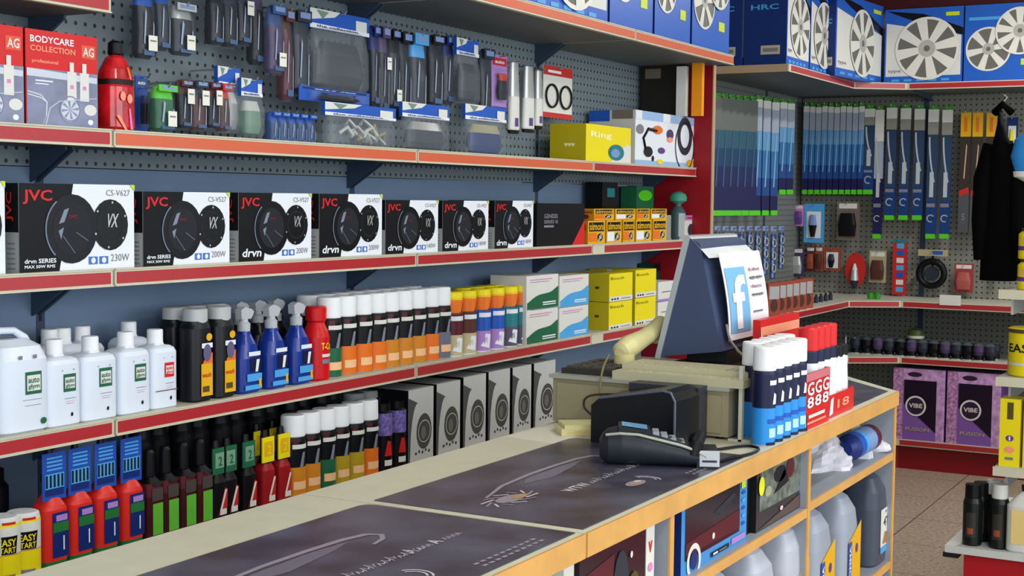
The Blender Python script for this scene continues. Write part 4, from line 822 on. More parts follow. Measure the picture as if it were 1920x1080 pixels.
# ---- wiper blade packs
def wiper(w, h, kind):
    def f():
        b = MB()
        if kind == 'dark': cols = [(0, .25, M('indigo_pack', (28, 26, 76), .4)), (.25, .4, M('indigo_pack2', (26, 34, 84), .4)), (.4, .56, M('teal_dusk', (24, 60, 92), .4)), (.56, .72, M('teal_dusk2', (40, 84, 100), .4)), (.72, 1, M('slate_top', (98, 102, 98), .5))]  # packs standing in shade: the shade is put into these darker colours
        elif kind == 'mid': cols = [(0, .14, M('indigo_pack')), (.14, .3, M('wiper_blue0', (34, 70, 132), .35)), (.3, .55, M('wiper_blue', (50, 104, 160), .35)), (.55, .72, M('wiper_blue2', (96, 146, 190), .35)), (.72, .93, M('wiper_grey', (154, 164, 180), .4)), (.93, 1, offwhite)]
        elif kind == 'arc': cols = [(0, .27, M('wiper_navy', (22, 58, 116), .35)), (.27, .8, M('wiper_navy2', (40, 62, 92), .4)), (.8, .9, M('wiper_taupe', (140, 138, 128), .5)), (.9, 1, offwhite)]
        elif kind == 'long': cols = [(0, .45, M('indigo_pack')), (.45, .75, M('wiper_grey')), (.75, 1, offwhite)]
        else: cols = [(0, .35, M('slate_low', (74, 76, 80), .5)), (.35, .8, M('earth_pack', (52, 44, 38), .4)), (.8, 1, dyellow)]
        for a, c, m in cols: b.box(-w/2, w/2, 0, .018, a*h, c*h, m)
        y = -.0015
        if kind in ('mid', 'dark'):
            b.poly([(-w*.2, h*.22), (-w*.02, h*.22), (w*.22, h*.7), (w*.08, h*.72)], y, M('wiper_shine', (120, 170, 205), .3) if kind == 'mid' else M('wiper_shine_d', (54, 84, 120), .3))
        if kind in ('arc', 'long'):
            n = 8; p = [(-w*.38+w*.55*(i/n)**2, h*(.78-.36*i/n)) for i in range(n+1)]; q = [(x+w*.16, z) for x, z in p][::-1]
            b.poly(p[:5]+q[-5:], y, M('blade_silver', (176, 184, 188), .3)); b.poly(p[4:]+q[:5], y, M('blade_silver'))
            b.rect(-w*.2, w*.2, h*.3, h*.5, y-.001, M('blade_silver')); b.rect(-w*.45, w*.4, h*.22, h*.25, y, grey_t); b.ring(0, h*.13, w*.4, w*.13, y, silver, 14, .6, 5.2)
        if kind == 'yellow':
            b.poly([(-w*.1, h*.45), (w*.02, h*.45), (w*.2, h*.72), (w*.1, h*.74)], y, M('blade_gold', (190, 170, 140), .3)); b.poly([(-w*.45, h*.3), (w*.45, h*.33), (w*.45, h*.38), (-w*.45, h*.35)], y, M('scarlet')); b.rect(-w*.15, w*.15, h*.84, h*.96, y, orange); b.text('5', -w*.15, w*.15, h*.1, h*.16, y, grey_t)
        P = [('sleeve', b, None)]
        if kind != 'yellow':
            P.append(('hanger_clip', MB().box(-w*.35, w*.35, .002, .016, h, h+.022, M('clip_green', (52, 150, 30), .4)), None, 'green hanger clip')); P.append(('end_clip', MB().box(-w*.45, w*.45, -.003, .02, -.022, .004, vgreen), None, 'bright green end clip'))
        return P
    return f
WP = []
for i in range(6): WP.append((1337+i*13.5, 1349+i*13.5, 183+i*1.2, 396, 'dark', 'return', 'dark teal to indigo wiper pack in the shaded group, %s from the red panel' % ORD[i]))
for i, px in enumerate((1420, 1436, 1452)): WP.append((px-8, px+6, 186+i*3, 396, 'mid', 'return', 'glossy blue wiper pack, %s of three after the shaded group' % ORD[i]))
for i, px in enumerate((1466, 1480)): WP.append((px-6, px+6, 192+i*2, 357, 'mid', 'return', 'short blue wiper pack right before the corner, %s one' % ('left', 'right')[i]))
for i in range(10): WP.append((1503+i*11.5, 1513+i*11.5, 199+(i % 3), 357, 'mid', 'far', 'blue wiper pack in the middle group on the far wall, %s from the left' % ORD[i]))
WP.append((1617, 1636, 204, 357, 'arc', 'far', 'wiper pack with blade drawing ending the middle group'))
WP.append((1637, 1653, 206, 440, 'long', 'far', 'longest pale wiper pack left of the five navy ones'))
for i in range(5): WP.append((1658+i*26, 1677+i*26, 202+i, 405 if i < 3 else 440, 'arc', 'far', 'navy wiper pack with silver blade arc, %s of five' % ORD[i]))
for i, px in enumerate((1797, 1819, 1845)): WP.append((px, px+19, 211, 436, 'yellow', 'far', 'dark wiper pack with yellow top, %s of three' % ORD[i]))
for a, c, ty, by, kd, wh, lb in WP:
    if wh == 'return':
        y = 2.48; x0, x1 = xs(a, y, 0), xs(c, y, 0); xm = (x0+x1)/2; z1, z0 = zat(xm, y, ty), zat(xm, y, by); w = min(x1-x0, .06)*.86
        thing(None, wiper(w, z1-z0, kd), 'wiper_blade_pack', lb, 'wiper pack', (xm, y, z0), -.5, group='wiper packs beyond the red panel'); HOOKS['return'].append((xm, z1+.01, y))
    else:
        x = 8.02; ya, yb = yat(a, x, 0), yat(c, x, 0); ym = (ya+yb)/2; z1, z0 = zat(x, ym, ty), zat(x, ym, by)
        thing(None, wiper(ya-yb, z1-z0, kd), 'wiper_blade_pack', lb, 'wiper pack', (x, ym, z0), RF, group='wiper packs on the far wall'); HOOKS['far'].append((x, z1+(.01 if kd != 'yellow' else -.0), ym))
# ---- small goods on the far pegboard
def smallpack(kind, w, h, c1, c2):
    def f():
        b = MB()
        if kind == 'frame':
            b.box(-w/2, w/2, 0, .012, 0, h, c1); b.rect(-w*.36, w*.36, h*.12, h*.8, -.001, white); g = MB().loft([(h*.15, w*.1, .012, -w*.03, -.008, black), (h*.45, w*.2, .016, -w*.03, -.008, c2), (h*.72, w*.12, .012, -w*.03, -.008, black)], 12, 3)
            return [('card', b, None), ('goods', g, None)]
        if kind == 'round':
            b.prism([(w*.5*cos(t), h*.55+h*.4*sin(t)) for t in [2*pi*i/20 for i in range(20)]]+[], 0, .01, c1); b.poly([(-w*.12, h*.9), (w*.12, h*.9), (0, h)], -.001, c1)
            g = MB().lathe([(w*.1, h*.1, gm), (w*.2, h*.3, silver), (w*.14, h*.55, c2), (w*.04, h*.7, c2)], 12, .0, -.015)
            return [('card', b, None), ('goods', g, None)]
        if kind == 'strip':
            b.box(-w/2, w/2, 0, .012, 0, h, c1)
            for k in range(7): b.rect(-w*.22, w*.3, h*(.05+.13*k), h*(.14+.13*k), -.001, (sky, offwhite, blue)[k % 3])
            b.rect(-w/2, w/2, h*.93, h, -.0015, teal); return [('card', b, None)]
        if kind == 'ring':
            n = 26; g = MB().tube([(w*.38*cos(2*pi*i/n), -.02, h*.42+w*.38*sin(2*pi*i/n)) for i in range(n)], w*.1, black, 8, True); g.cyl_y(0, h*.42, w*.22, -.015, .0, gm)
            b.box(-w*.45, w*.45, 0, .004, h*.84, h, M('sandy')); b.rect(0, w*.3, h*.88, h*.97, -.001, blue); b.box(-.006, .006, 0, .004, h*.4, h*.85, black)
            return [('header_card', b, None), ('cover_ring', g, None)]
        if kind == 'chain':
            b.box(-w*.36, w*.36, 0, .004, 0, h*.85, M('wiper_navy')); b.box(-w*.2, w*.1, -.003, 0, h*.02, h*.8, M('dusty_blue'))
            for k in range(3): b.tube([(w*.26*cos(t), -.008, h*(.2+.24*k)+w*.42*sin(t)) for t in [2*pi*i/14 for i in range(14)]], .0035, silver, 5, True)
            c = MB().box(-w*.4, w*.4, 0, .003, h*.9, h, M('dusty_blue')); b.box(-.003, .003, -.002, 0, .02, h*.92, grey_t); return [('links', b, None), ('header_card', c, None)]
        b.box(-w/2, w/2, 0, .004, 0, h, c1); g = MB().loft([(h*.1, w*.36, .008, 0, -.008, c2), (h*.4, w*.4, .016, 0, -.01, c2), (h*.7, w*.3, .012, 0, -.008, c2)], 12, 4); b.rect(-w*.4, w*.4, h*.82, h*.95, -.001, offwhite)
        return [('card', b, None), ('goods', g, None)]
    return f
SP = [
 (1506, 1543, 382, 455, 'frame', sky, M('dusty_blue'), 'blue framed pack with white and black lamp under the wiper packs'),
 (1567, 1609, 378, 450, 'card', M('taupe'), black, 'clear taupe pack with black fitting under the wiper packs'),
 (1485, 1505, 384, 424, 'card', pink, purple, 'small magenta pack left of the blue framed one'),
 (1476, 1508, 464, 518, 'card', pd, silver, 'purple and white pack with round lens'),
 (1512, 1528, 462, 508, 'card', brown, M('rust', (150, 70, 48), .5), 'small rust pack, left of the brown three'),
 (1529, 1543, 462, 508, 'card', M('rust'), brown, 'small rust pack, middle of the brown three'),
 (1545, 1576, 464, 508, 'frame', M('rust'), gm, 'brown bordered card with two dark pads'),
 (1585, 1624, 470, 556, 'round', M('scarlet'), offwhite, 'red rounded card with chrome fitting'),
 (1630, 1662, 470, 530, 'card', M('sandy'), brown, 'beige pack right of the red rounded card'),
 (1674, 1700, 448, 558, 'strip', M('scarlet'), sky, 'tall red card carrying a ladder of blue fuses'),
 (1718, 1780, 468, 545, 'ring', black, gm, 'round black steering cover hanging with header card'),
 (1790, 1826, 494, 548, 'card', M('faded_red', (150, 60, 60), .5), M('faded_red2', (170, 84, 78), .5), 'faded red pack right of the round cover'),
 (1860, 1874, 470, 520, 'card', maroon, M('taupe'), 'small maroon pack beside the black jacket'),
 (1880, 1900, 220, 300, 'frame', M('hub_box_navy'), yellow, 'navy card with yellow triangle right of the yellow-topped wipers'),
]
for a, c, ty, by, kd, c1, c2, lb in SP:
    x = 8.06; ya, yb = yat(a, x, -.3), yat(c, x, -.3); ym = (ya+yb)/2; z1, z0 = zat(x, ym, ty), zat(x, ym, by); z0 = max(z0, ZMF+.01)
    thing(None, smallpack(kd, ya-yb, z1-z0, c1, c2), 'accessory_pack', lb, 'hanging pack', (x, ym, z0), RF, group='small packs on the far wall'); HOOKS['far'].append((x, z1-.008, ym))
for i in range(9):
    px = 1345+i*15; y = 2.5; xm = xs(px, y, -.2); z1, z0 = zat(xm, y, 424), zat(xm, y, 500+(i*7) % 26)
    thing(None, smallpack('chain', .05, z1-z0, 0, 0), 'accessory_pack', 'linked dark and silver pack left of the corner, %s from the left' % ORD[i], 'hanging pack', (xm, y, z0), -.5, group='linked packs left of the corner'); HOOKS['return'].append((xm, z1-.01, y))
thing(None, FAR_BASE, 'red_plinth', 'long dark red plinth under the corner and far wall shelving', 'plinth', (0, 0, 0))
thing(None, FAR_RETURN, 'pegboard_back', 'pegboard behind the wiper packs beyond the red end panel', 'pegboard', (0, 0, 0))
thing(None, FAR_BACK, 'pegboard_back', 'pegboard on the far wall behind yellow-topped wipers and steering cover', 'pegboard', (0, 0, 0))
# packs standing on the middle corner shelf
for i in range(6):
    x = xs(1424+i*13, 2.2, ZMF); thing('rpk', plain(.085, .15, .03, M('rust'), lambda b, w, h, d: (b.rect(.1*w, .9*w, .5*h, .9*h, -.001, silver), b.ell(.5*w, .3*h, .3*w, .2*h, -.001, brown))), 'light_bulb_pack', 'rust brown pack with silver window on the corner shelf, %s from the left' % ORD[i], 'pack', (x, 2.16+.0*i, ZMF), -.4, group='rust brown packs on the corner shelf')
for i, px in enumerate(range(1512, 1562, 9)):
    x = xs(px, 2.22, ZMF); thing('tinb', lambda: [('bottle', MB().lathe([(.012, 0, gm), (.012, .03, gm), (.006, .036, ink), (.006, .045, ink)], 10), None)], 'small_vial', 'tiny dark vial on the corner shelf, %s of the row' % ORD[i], 'vial', (x, 2.22, ZMF), group='tiny vials on the corner shelf')
for i, px in enumerate((1632, 1645)): thing('grt', lambda: [('tub', MB().lathe([(.014, 0, M('clip_green')), (.017, .004, M('clip_green')), (.017, .03, M('clip_green')), (.011, .034, M('clip_green'))], 12), None)], 'green_tub', 'little green tub on the far middle shelf, %s one' % ('left', 'right')[i], 'tub', (7.75, yat(px, 7.75, ZMF), ZMF), group='green tubs')
thing(None, lambda: [('card', MB().box(0, .11, 0, .004, -.01, .045, offwhite), None)], 'shelf_card', 'blank-looking white price card on the edge of the far middle shelf', 'card', (FX-.006, yat(1762, FX, ZMF), ZMF+.0), RF)
# small goods on the lower far shelf
def lamp_small(m):
    def f():
        b = MB().lathe([(.022, 0, black), (.027, .004, black), (.025, .03, m), (.031, .05, m), (.029, .08, foggy), (.014, .094, foggy)], 12); return [('lamp', b, None), ('base_ring', MB().lathe([(.0285, -.0, chrome), (.029, .006, chrome)], 12), None)]
    return f
k = 0
for r_, xx in enumerate((7.74, 7.86)):
    for i in range(13):
        px = 1604+i*21+(r_*9); y = yat(px, xx, ZLF)
        if y > 2.45 or xs(1640, y, ZLF) < 0: continue
        thing('lamp%d' % (i % 3), lamp_small((gm, black, M('dusk_purple'))[i % 3]), 'small_lamp', 'small dark glass-topped lamp on the lower far shelf, %s in the %s row' % (ORD[i], ('front', 'back')[r_]), 'lamp', (xx, y, ZLF), group='small lamps on the lower far shelf')
thing(None, lambda: [('bowl', MB().lathe([(.03, 0, M('olive_glass', (70, 84, 50), .3)), (.045, .03, offwhite), (.047, .045, M('olive_glass')), (.04, .075, M('olive_glass')), (.015, .085, ink)], 18), None)], 'alarm_unit', 'round olive unit with white band among the small lamps', 'alarm unit', (7.80, yat(1716, 7.80, ZLF)+.0, ZLF+.067))
thing(None, lambda: [('tray', MB().loft([(0, .16, .09, 0, 0, M('royal_blue', (26, 50, 150), .35)), (.02, .18, .10, 0, 0, M('royal_blue')), (.03, .17, .09, 0, 0, M('royal_blue')), (.035, .10, .05, 0, 0, maroon)], 20, 3), None)], 'blue_tray', 'flat royal blue pack lying at the corner of the lower shelf', 'pack', (7.52, 2.25, ZLF))
for i, px in enumerate((1562, 1585, 1602)): thing('chst', lambda: [('stand', MB().lathe([(.012, 0, chrome), (.006, .01, chrome), (.006, .09, chrome), (.01, .1, white)], 10), None)], 'chrome_bulb', 'upright chrome bulb at the corner of the lower shelf, %s one' % ORD[i], 'bulb', (7.68+.03*i, yat(px, 7.68+.03*i, ZLF)+.0, ZLF), group='chrome bulbs at the corner')
# purple boxes on the base
def pbox(w, h):
    def f():
        fl_ = M('floral_lilac', (172, 124, 168), .45, noise=.5, scale=60); pm = M('violet_box', (126, 84, 162), .4); b = MB(); b.box(0, w, 0, .25, 0, h, pm, {'t': fl_}); y = -.001
        b.rect(0, .2*w, 0, h, y, fl_); b.rect(.2*w, w, .84*h, h, y, M('mauve', (190, 146, 196), .45, noise=.3, scale=30)); b.ell(.42*w, .92*h, .14*w, .035*h, y-.001, M('plum_dark', (48, 24, 54), .4), 16)
        b.poly([(.22*w, .84*h), (.84*w, .84*h), (.84*w, .12*h), (.22*w, .5*h)], y-.001, M('window_dark', (26, 14, 34), .25)); b.rect(.84*w, w, 0, .84*h, y, M('mauve'))
        c = (.45*w, .48*h); b.ell(*c, .2*w, .2*w, y-.002, offwhite, 28); b.ell(*c, .165*w, .165*w, y-.003, M('plum_dark'), 28); b.text('VIBE', c[0]-.13*w, c[0]+.13*w, c[1]-.035*w, c[1]+.05*w, y-.004, offwhite)
        b.ell(.84*w-.001, .84*h, .001, .001, y, white); b.text('FUSION', .26*w, .72*w, .13*h, .18*h, y-.002, M('sandy')); return [('carton', b, None)]
    return f
for i, (a, c) in enumerate([(1672, 1769), (1773, 1873)]):
    ya, yb = yat(a, FX+.02, ZBF), yat(c, FX+.02, ZBF)
    thing('pbox', pbox(ya-yb, ZLF-.06-ZBF), 'subwoofer_box', 'purple floral box with round white badge on the base shelf, %s one' % ('left', 'right')[i], 'speaker box', (FX+.02, ya, ZBF), RF, group='purple floral boxes')

# ================================================================== right gondola
GX = 5.0; GY = .89
def f():
    wp = M('gondola_white', (198, 200, 196), .45, noise=.03, scale=6)
    P = [('base', MB().box(GX+.02, GX+.95, -.9, .985, -1.45, -1.225, M('gondola_red', (170, 20, 30), .4)), None), ('base_deck', MB().box(GX, GX+.97, -.9, 1.047, -1.222, -1.197, wp), None), ('base_trim', MB().box(GX-.004, GX+.97, 1.0, 1.052, -1.238, -1.222, ink), None),
         ('spine', MB().box(GX+.46, GX+.50, -.9, .86, -1.2, .25, M('gondola_back', (60, 58, 50), .6)), None)]
    for z in (-.903, -.592, -.292): P.append(('shelf', MB().box(GX+.0, GX+.455, -.9, .89, z-.028, z, wp).box(GX-.004, GX, -.9, .893, z-.03, z+.002, cream_lip), None)); P.append(('end_bracket', MB().box(GX+.1, GX+.46, .86, .868, z-.09, z-.028, wp), None))
    P.append(('top_arm', MB().box(GX+.15, GX+.46, .84, .86, .2, .225, chrome), None))
    return P
thing(None, f, 'gondola', 'white shelved gondola on a red plinth at the right edge', 'gondola', (0, 0, 0))
def gy(px, z, x=GX+.03): return yat(px, x, z)
def dark_bottle(cap, h):
    def f():
        k = M('blackish_bottle', (18, 24, 22), .3); b = MB().lathe([(.030, 0, k), (.033, .005, k), (.033, h*.7, k), (.028, h*.78, k)], 18); c = MB().lathe([(.026, h*.77, cap), (.028, h*.79, cap), (.027, h, cap)], 18)
        l = MB().rect(-.015, .02, h*.15, h*.55, 0, M('dim_label', (48, 46, 40), .5), cyl=(.033, -.1, 0, 0)); l.rect(-.008, .012, h*.2, h*.3, 0, M('rust'), cyl=(.0336, -.1, 0, 0)); return [('bottle', b, None), ('cap', c, None), ('label', l, None)]
    return f
for i, (px, xo, cap, h, lb) in enumerate([(1822, .06, black, .215, 'black bottle with black cap at the left end of the gondola base'), (1838, .14, black, .21, 'second black bottle behind the first on the gondola base'), (1872, .06, offwhite, .225, 'black bottle with white cap on the gondola base'), (1862, .15, cap_w, .22, 'black white-capped bottle in the second row of the gondola base')]):
    thing(None, dark_bottle(cap, h), 'car_care_bottle', lb, 'bottle', (GX+xo, gy(px, -1.197, GX+xo), -1.197), RF, group='black bottles on the gondola base')
thing(None, lambda: [('body', MB().loft([(0, .06, .04, 0, 0, offwhite), (.006, .065, .045, 0, 0, offwhite), (.16, .065, .045, 0, 0, offwhite), (.2, .03, .03, 0, 0, offwhite), (.21, .02, .02, 0, 0, offwhite)], 22, 4), None), ('cap', MB().lathe([(.02, .208, black), (.022, .23, black)], 14), None), ('label', MB().rect(-.045, .055, .03, .15, -.0458, M('straw', (226, 200, 130), .5)), None)], 'white_jug', 'white jug with straw yellow label cut by the right picture edge', 'jug', (GX+.06, gy(1921, -1.197), -1.197), RF)
def yc():
    w, h = .068, .235; b = MB(); b.box(0, w, 0, .1, 0, h, yellow); b.rect(.35*w, .65*w, .7*h, .95*h, -.001, M('olive')); b.ell(.5*w, .42*h, .2*w, .045*h, -.001, purple, 14); b.rect(.46*w, .54*w, .39*h, .45*h, -.002, white); b.ell(.5*w, .25*h, .25*w, .05*h, -.001, M('salmon'), 12); b.rect(.3*w, .7*w, .1*h, .14*h, -.001, grey_t); return [('carton', b, None)]
for i in range(3):
    y0 = gy(1872, -.903)-i*.078; thing('ycc', yc, 'yellow_shampoo_carton', 'tall yellow carton on the gondola, %s' % ('leftmost', 'second from the left', 'just outside the right edge')[i], 'carton', (GX+.03, y0, -.903), RF, group='tall yellow cartons on the gondola')
def pail():
    b = MB().lathe([(.062, 0, yellow), (.07, .006, yellow), (.07, .15, yellow), (.073, .152, M('olive')), (.073, .165, yellow), (.06, .17, offwhite)], 26); l = MB().text('EASY', -.06, .05, .085, .115, 0, ink, cyl=(.0705, -.15, 0, 0)).rect(-.06, .05, .04, .05, 0, offwhite, cyl=(.0705, -.15, 0, 0)); return [('pail', b, None), ('label', l, None)]
thing(None, pail, 'yellow_pail', 'yellow pail with black lettering on the gondola middle shelf', 'pail', (GX+.1, gy(1889, -.592, GX+.1)-.07, -.592), RF)
def yt():
    b = MB().lathe([(.036, 0, yellow), (.04, .004, yellow), (.04, .03, purple), (.04, .045, yellow), (.04, .085, yellow), (.03, .095, M('olive')), (.03, .105, yellow)], 20); return [('tin', b, None), ('label', MB().rect(-.02, .02, .05, .075, 0, M('salmon'), cyl=(.0405, 0, 0, 0)), None)]
for i in range(2):
    for j in range(2): thing('ytin', yt, 'yellow_tin', 'yellow tin with purple band on the gondola top shelf, %s %s one' % (('left', 'right')[i], ('lower', 'upper')[j]), 'tin', (GX+.08, gy(1899, -.292)-.045-i*.085, -.292+j*.106), RF, group='yellow tins')
# black jacket hanging at the gondola corner
def f():
    jm = M('jacket_black', (5, 5, 6), .9, spec=.05); b = MB(); n = 20
    secs = []
    H = .60
    for k in range(12):
        t = k/11; z = t*H; w = .062+.014*sin(t*5)-.02*t+(.0 if t < .75 else -(t-.75)*.12); d = .045+.012*sin(t*7+1)-(0 if t < .75 else (t-.75)*.08)
        secs.append((z, w, d, .012*sin(t*4), .01*sin(t*6), jm))
    b.loft(secs, n, 2.3); s = MB().tube([(-.035, -.01, H*.80), (-.062, -.015, H*.6), (-.066, -.02, H*.35), (-.06, -.02, H*.12)], [.028, .03, .027, .022], jm, 10); s2 = MB().tube([(.035, -.01, H*.80), (.06, -.015, H*.6), (.062, -.02, H*.35), (.056, -.02, H*.15)], [.028, .03, .027, .022], jm, 10)
    c = MB().tube([(-.03, 0, H-.01), (0, -.02, H+.02), (.03, 0, H-.01)], .014, jm, 8); hk = MB().tube([(0, 0, H), (0, 0, H+.03), (.012, 0, H+.045), (.0, 0, H+.055)], .003, chrome, 6)
    return [('body', b, None), ('sleeve', s, None), ('sleeve', s2, None), ('collar', c, None), ('hanger_hook', hk, None)]
zb = zat(GX+.1, yat(1876, GX+.1, -.1), 528)
JY = yat(1874, GX+.18, -.1)
thing(None, f, 'black_jacket', 'black jacket hanging at the corner of the gondola', 'jacket', (GX+.18, JY, zb+.0), RF)
def f():
    bb = M('azure_cloth', (40, 130, 200), .6); b = MB().loft([(0, .055, .04, 0, 0, bb), (.05, .07, .045, 0, 0, bb), (.11, .055, .04, 0, 0, bb), (.13, .03, .02, 0, 0, bb)], 20, 2.4); c = MB().loft([(-.045, .035, .03, .03, 0, offwhite), (-.02, .068, .045, .01, 0, offwhite), (-.001, .06, .042, 0, 0, offwhite)], 20, 2.4); return [('crown', b, None), ('brim', c, None, 'white lower band')]
thing(None, f, 'sponge_mitt', 'azure and white mitt hanging above the gondola at the right edge', 'mitt', (GX+.16, yat(1932, GX+.16, .1), zat(GX+.25, yat(1915, GX+.25, .1), 322)), RF)

# ================================================================== the counter
CF, CB, CZ = .92, 1.452, -.5
CX0, CXJ, CX1 = .35, 1.872, 3.752
matp = bpy.data.materials.new('printed_counter_mat'); matp.use_nodes = True; nt = matp.node_tree; b = nt.nodes['Principled BSDF']
t = nt.nodes.new('ShaderNodeTexCoord'); n1 = nt.nodes.new('ShaderNodeTexNoise'); n1.inputs['Scale'].default_value = 7; n1.inputs['Detail'].default_value = 3
r = nt.nodes.new('ShaderNodeValToRGB'); e = r.color_ramp.elements; e[0].position = .38; e[0].color = (*lin((52, 44, 58)), 1); e[1].position = .66; e[1].color = (*lin((84, 86, 104)), 1)
nt.links.new(t.outputs['Object'], n1.inputs[0]); nt.links.new(n1.outputs[0], r.inputs[0]); nt.links.new(r.outputs[0], b.inputs['Base Color']); b.inputs['Roughness'].default_value = .3; b.inputs['Specular IOR Level'].default_value = .6
def top(pts, lab_):
    def f():
        b = MB().slab(pts, -.036, 0, laminate); e = MB().box(pts[0][0]+.001, pts[1][0]-.001, CF-.004, CF+.0, -.037, .0005, beech)
        return [('board', b, None), ('edge_strip', e, None, 'beech edge strip')]
    thing(None, f, 'worktop', lab_, 'worktop', (0, 0, CZ), group='counter worktops')
top([(CX0, CF), (CXJ-.002, CF), (CXJ-.002, CB), (CX0, CB)], 'cream worktop with beech front edge, near section of the counter')
top([(CXJ+.002, CF), (CX1, CF), (4.38, CB), (CXJ+.002, CB)], 'cream worktop with beech front edge, far section with slanted end')
def flat(b, fn): b.X = Matrix.Translation((0, 0, 0)) @ Matrix(((1, 0, 0, 0), (0, 0, 1, 0), (0, -1, 0, 0), (0, 0, 0, 1))); fn(b); b.X = Matrix.Identity(4)
dull = M('mat_drawing', (150, 142, 150), .4); bright = M('mat_lettering', (206, 198, 206), .4); tanl = M('mat_tan', (176, 146, 110), .4); mist = M('mat_mist', (112, 108, 122), .4)
def mat_print(w, seed):
    """x along the counter, second coordinate = distance from the mat's front edge"""
    def fn(b):
        rnd = random.Random(seed); Z = -.0006
        def line(pts, m, wd):
            p = []; q = []
            for i, (x, y) in enumerate(pts):
                a = pts[max(i-1, 0)]; c = pts[min(i+1, len(pts)-1)]; dx, dy = c[0]-a[0], c[1]-a[1]; L = math.hypot(dx, dy) or 1
                ww = wd*(.4+.6*sin(pi*(i+.3)/(len(pts)-.4))); p.append((x-dy/L*ww, y+dx/L*ww)); q.append((x+dy/L*ww, y-dx/L*ww))
            for i in range(len(pts)-1): b.poly([q[i], q[i+1], p[i+1], p[i]], Z, m)
        # long swash like a fish hook with feathered tail
        line([(w-.62, .235), (w-.52, .262), (w-.40, .272), (w-.30, .272), (w-.22, .268), (w-.175, .258), (w-.165, .238), (w-.185, .222), (w-.22, .214)][::1], dull, .006)
        b.poly([(w-.48, .238), (w-.40, .224), (w-.28, .24), (w-.22, .255), (w-.30, .262), (w-.44, .258)], Z+.0002, mist)
        for k in range(12): t_ = k*.52; line([(w-.60+.05*cos(t_), .20+.02*sin(t_)), (w-.60+.075*cos(t_+.5), .20+.035*sin(t_+.5))], dull if k % 2 else bright, .003)
        b.ell(w-.60, .20, .04, .018, Z+.0002, dull, 14); b.ell(w-.575, .195, .022, .010, Z-.0002, tanl, 12)
        x = w-.50
        b.text('WTW', w-.50, w-.42, .135, .158, Z, bright); x = w-.41
        for k in range(13): s = .006+.004*(k % 3); line([(x, .138), (x+.006, .138+s*1.6), (x+.010, .138+s*.3), (x+.017, .138+s)], bright, .0016); x += .0165
        b.text('A', w-.235, w-.215, .137, .160, Z, bright); b.text('A', w-.17, w-.15, .137, .16, Z, bright)
        for x in (w-.208, w-.196, w-.184, w-.14, w-.128, w-.116, w-.104): line([(x, .14), (x+.004, .15), (x+.009, .14)], bright, .0014)
        for r1 in (.03, .022): b.ring(w-.33, .075, r1, .0035, Z, bright, 14, -1.1, 1.1)
        b.ell(w-.37, .075, .032, .014, Z, dull, 14); b.ell(w-.375, .075, .014, .008, Z-.0002, tanl, 10); b.ell(w-.355, .078, .010, .006, Z-.0003, bright, 10)
        for k in range(2):
            for j in range(10): b.rect(w-.24+j*.018, w-.228+j*.018, .03-.014*k, .036-.014*k, Z, dull)
    return fn
def matobj(x0, x1, y0, y1, seed, lab_, full=True, pts=None):
    def f():
        w, d = x1-x0, y1-y0; rr = .02
        o = pts or [(0, 0), (w, 0), (w, d-rr), (w-rr*.3, d-rr*.3), (w-rr, d), (0, d)]
        b = MB().slab(o, 0, .0015, matp)
        P = [('mat', b, None)]
        if full:
            q = MB(); q.X = Matrix(((1, 0, 0, 0), (0, 0, 1, 0), (0, -1, 0, .0015), (0, 0, 0, 1)))
            # print plane: (x, y_print=Z, z) -> world (x, z, -y_print)
            mat_print(w, seed)(q); P.append(('+', q, None))
        return P
    thing(None, f, 'counter_mat', lab_, 'counter mat', (x0, y0, CZ), group='printed counter mats')
matobj(.95, CXJ-.008, CF+.012, 1.315, 1, 'dark printed counter mat on the near worktop')
matobj(CXJ+.02, 2.62, CF+.012, 1.318, 2, 'dark printed counter mat under the card terminal')
matobj(3.20, 3.75, CF+.02, 1.38, 3, 'dark counter mat at the slanted far end', False, [(0, 0), (.53, 0), (.53+.40, .36), (0, .36)])
def f():
    g = grey_board; P = []
    P.append(('back_board', MB().box(CX0+.05, CX1-.02, 1.38, 1.395, -1.45, CZ-.037, g), None))
    def panel(x, w=.016): b = MB().box(x, x+w, CF+.004, 1.38, -1.45, CZ-.037, g); e = MB().box(x-.0005, x+w+.0005, CF, CF+.004, -1.45, CZ-.037, beech); return [b, e]
    for x in (CX0+.05, 2.205, 2.982, CX1-.022):
        p, e = panel(x); P.append(('upright_panel', p, None)); P.append(('panel_edge', e, len(P)-1))
    for x0, x1, zs in ((CX0+.07, 2.203, (-.70, -1.0)), (2.223, 2.98, (-.672, -.955)), (3.0, CX1-.024, (-.662, -.955))):
        for z in zs: P.append(('shelf', MB().box(x0, x1, CF+.006, 1.378, z-.018, z, g), None)); P.append(('shelf_edge', MB().box(x0, x1, CF+.001, CF+.006, z-.019, z+.0005, beech), len(P)-1))
    P.append(('plinth', MB().box(CX0+.07, CX1-.024, CF+.05, 1.378, -1.45, -1.37, g), None))
    return P
thing(None, f, 'counter_cabinet', 'open grey counter cabinet with beech edged shelves under the worktop', 'counter cabinet', (0, 0, 0))
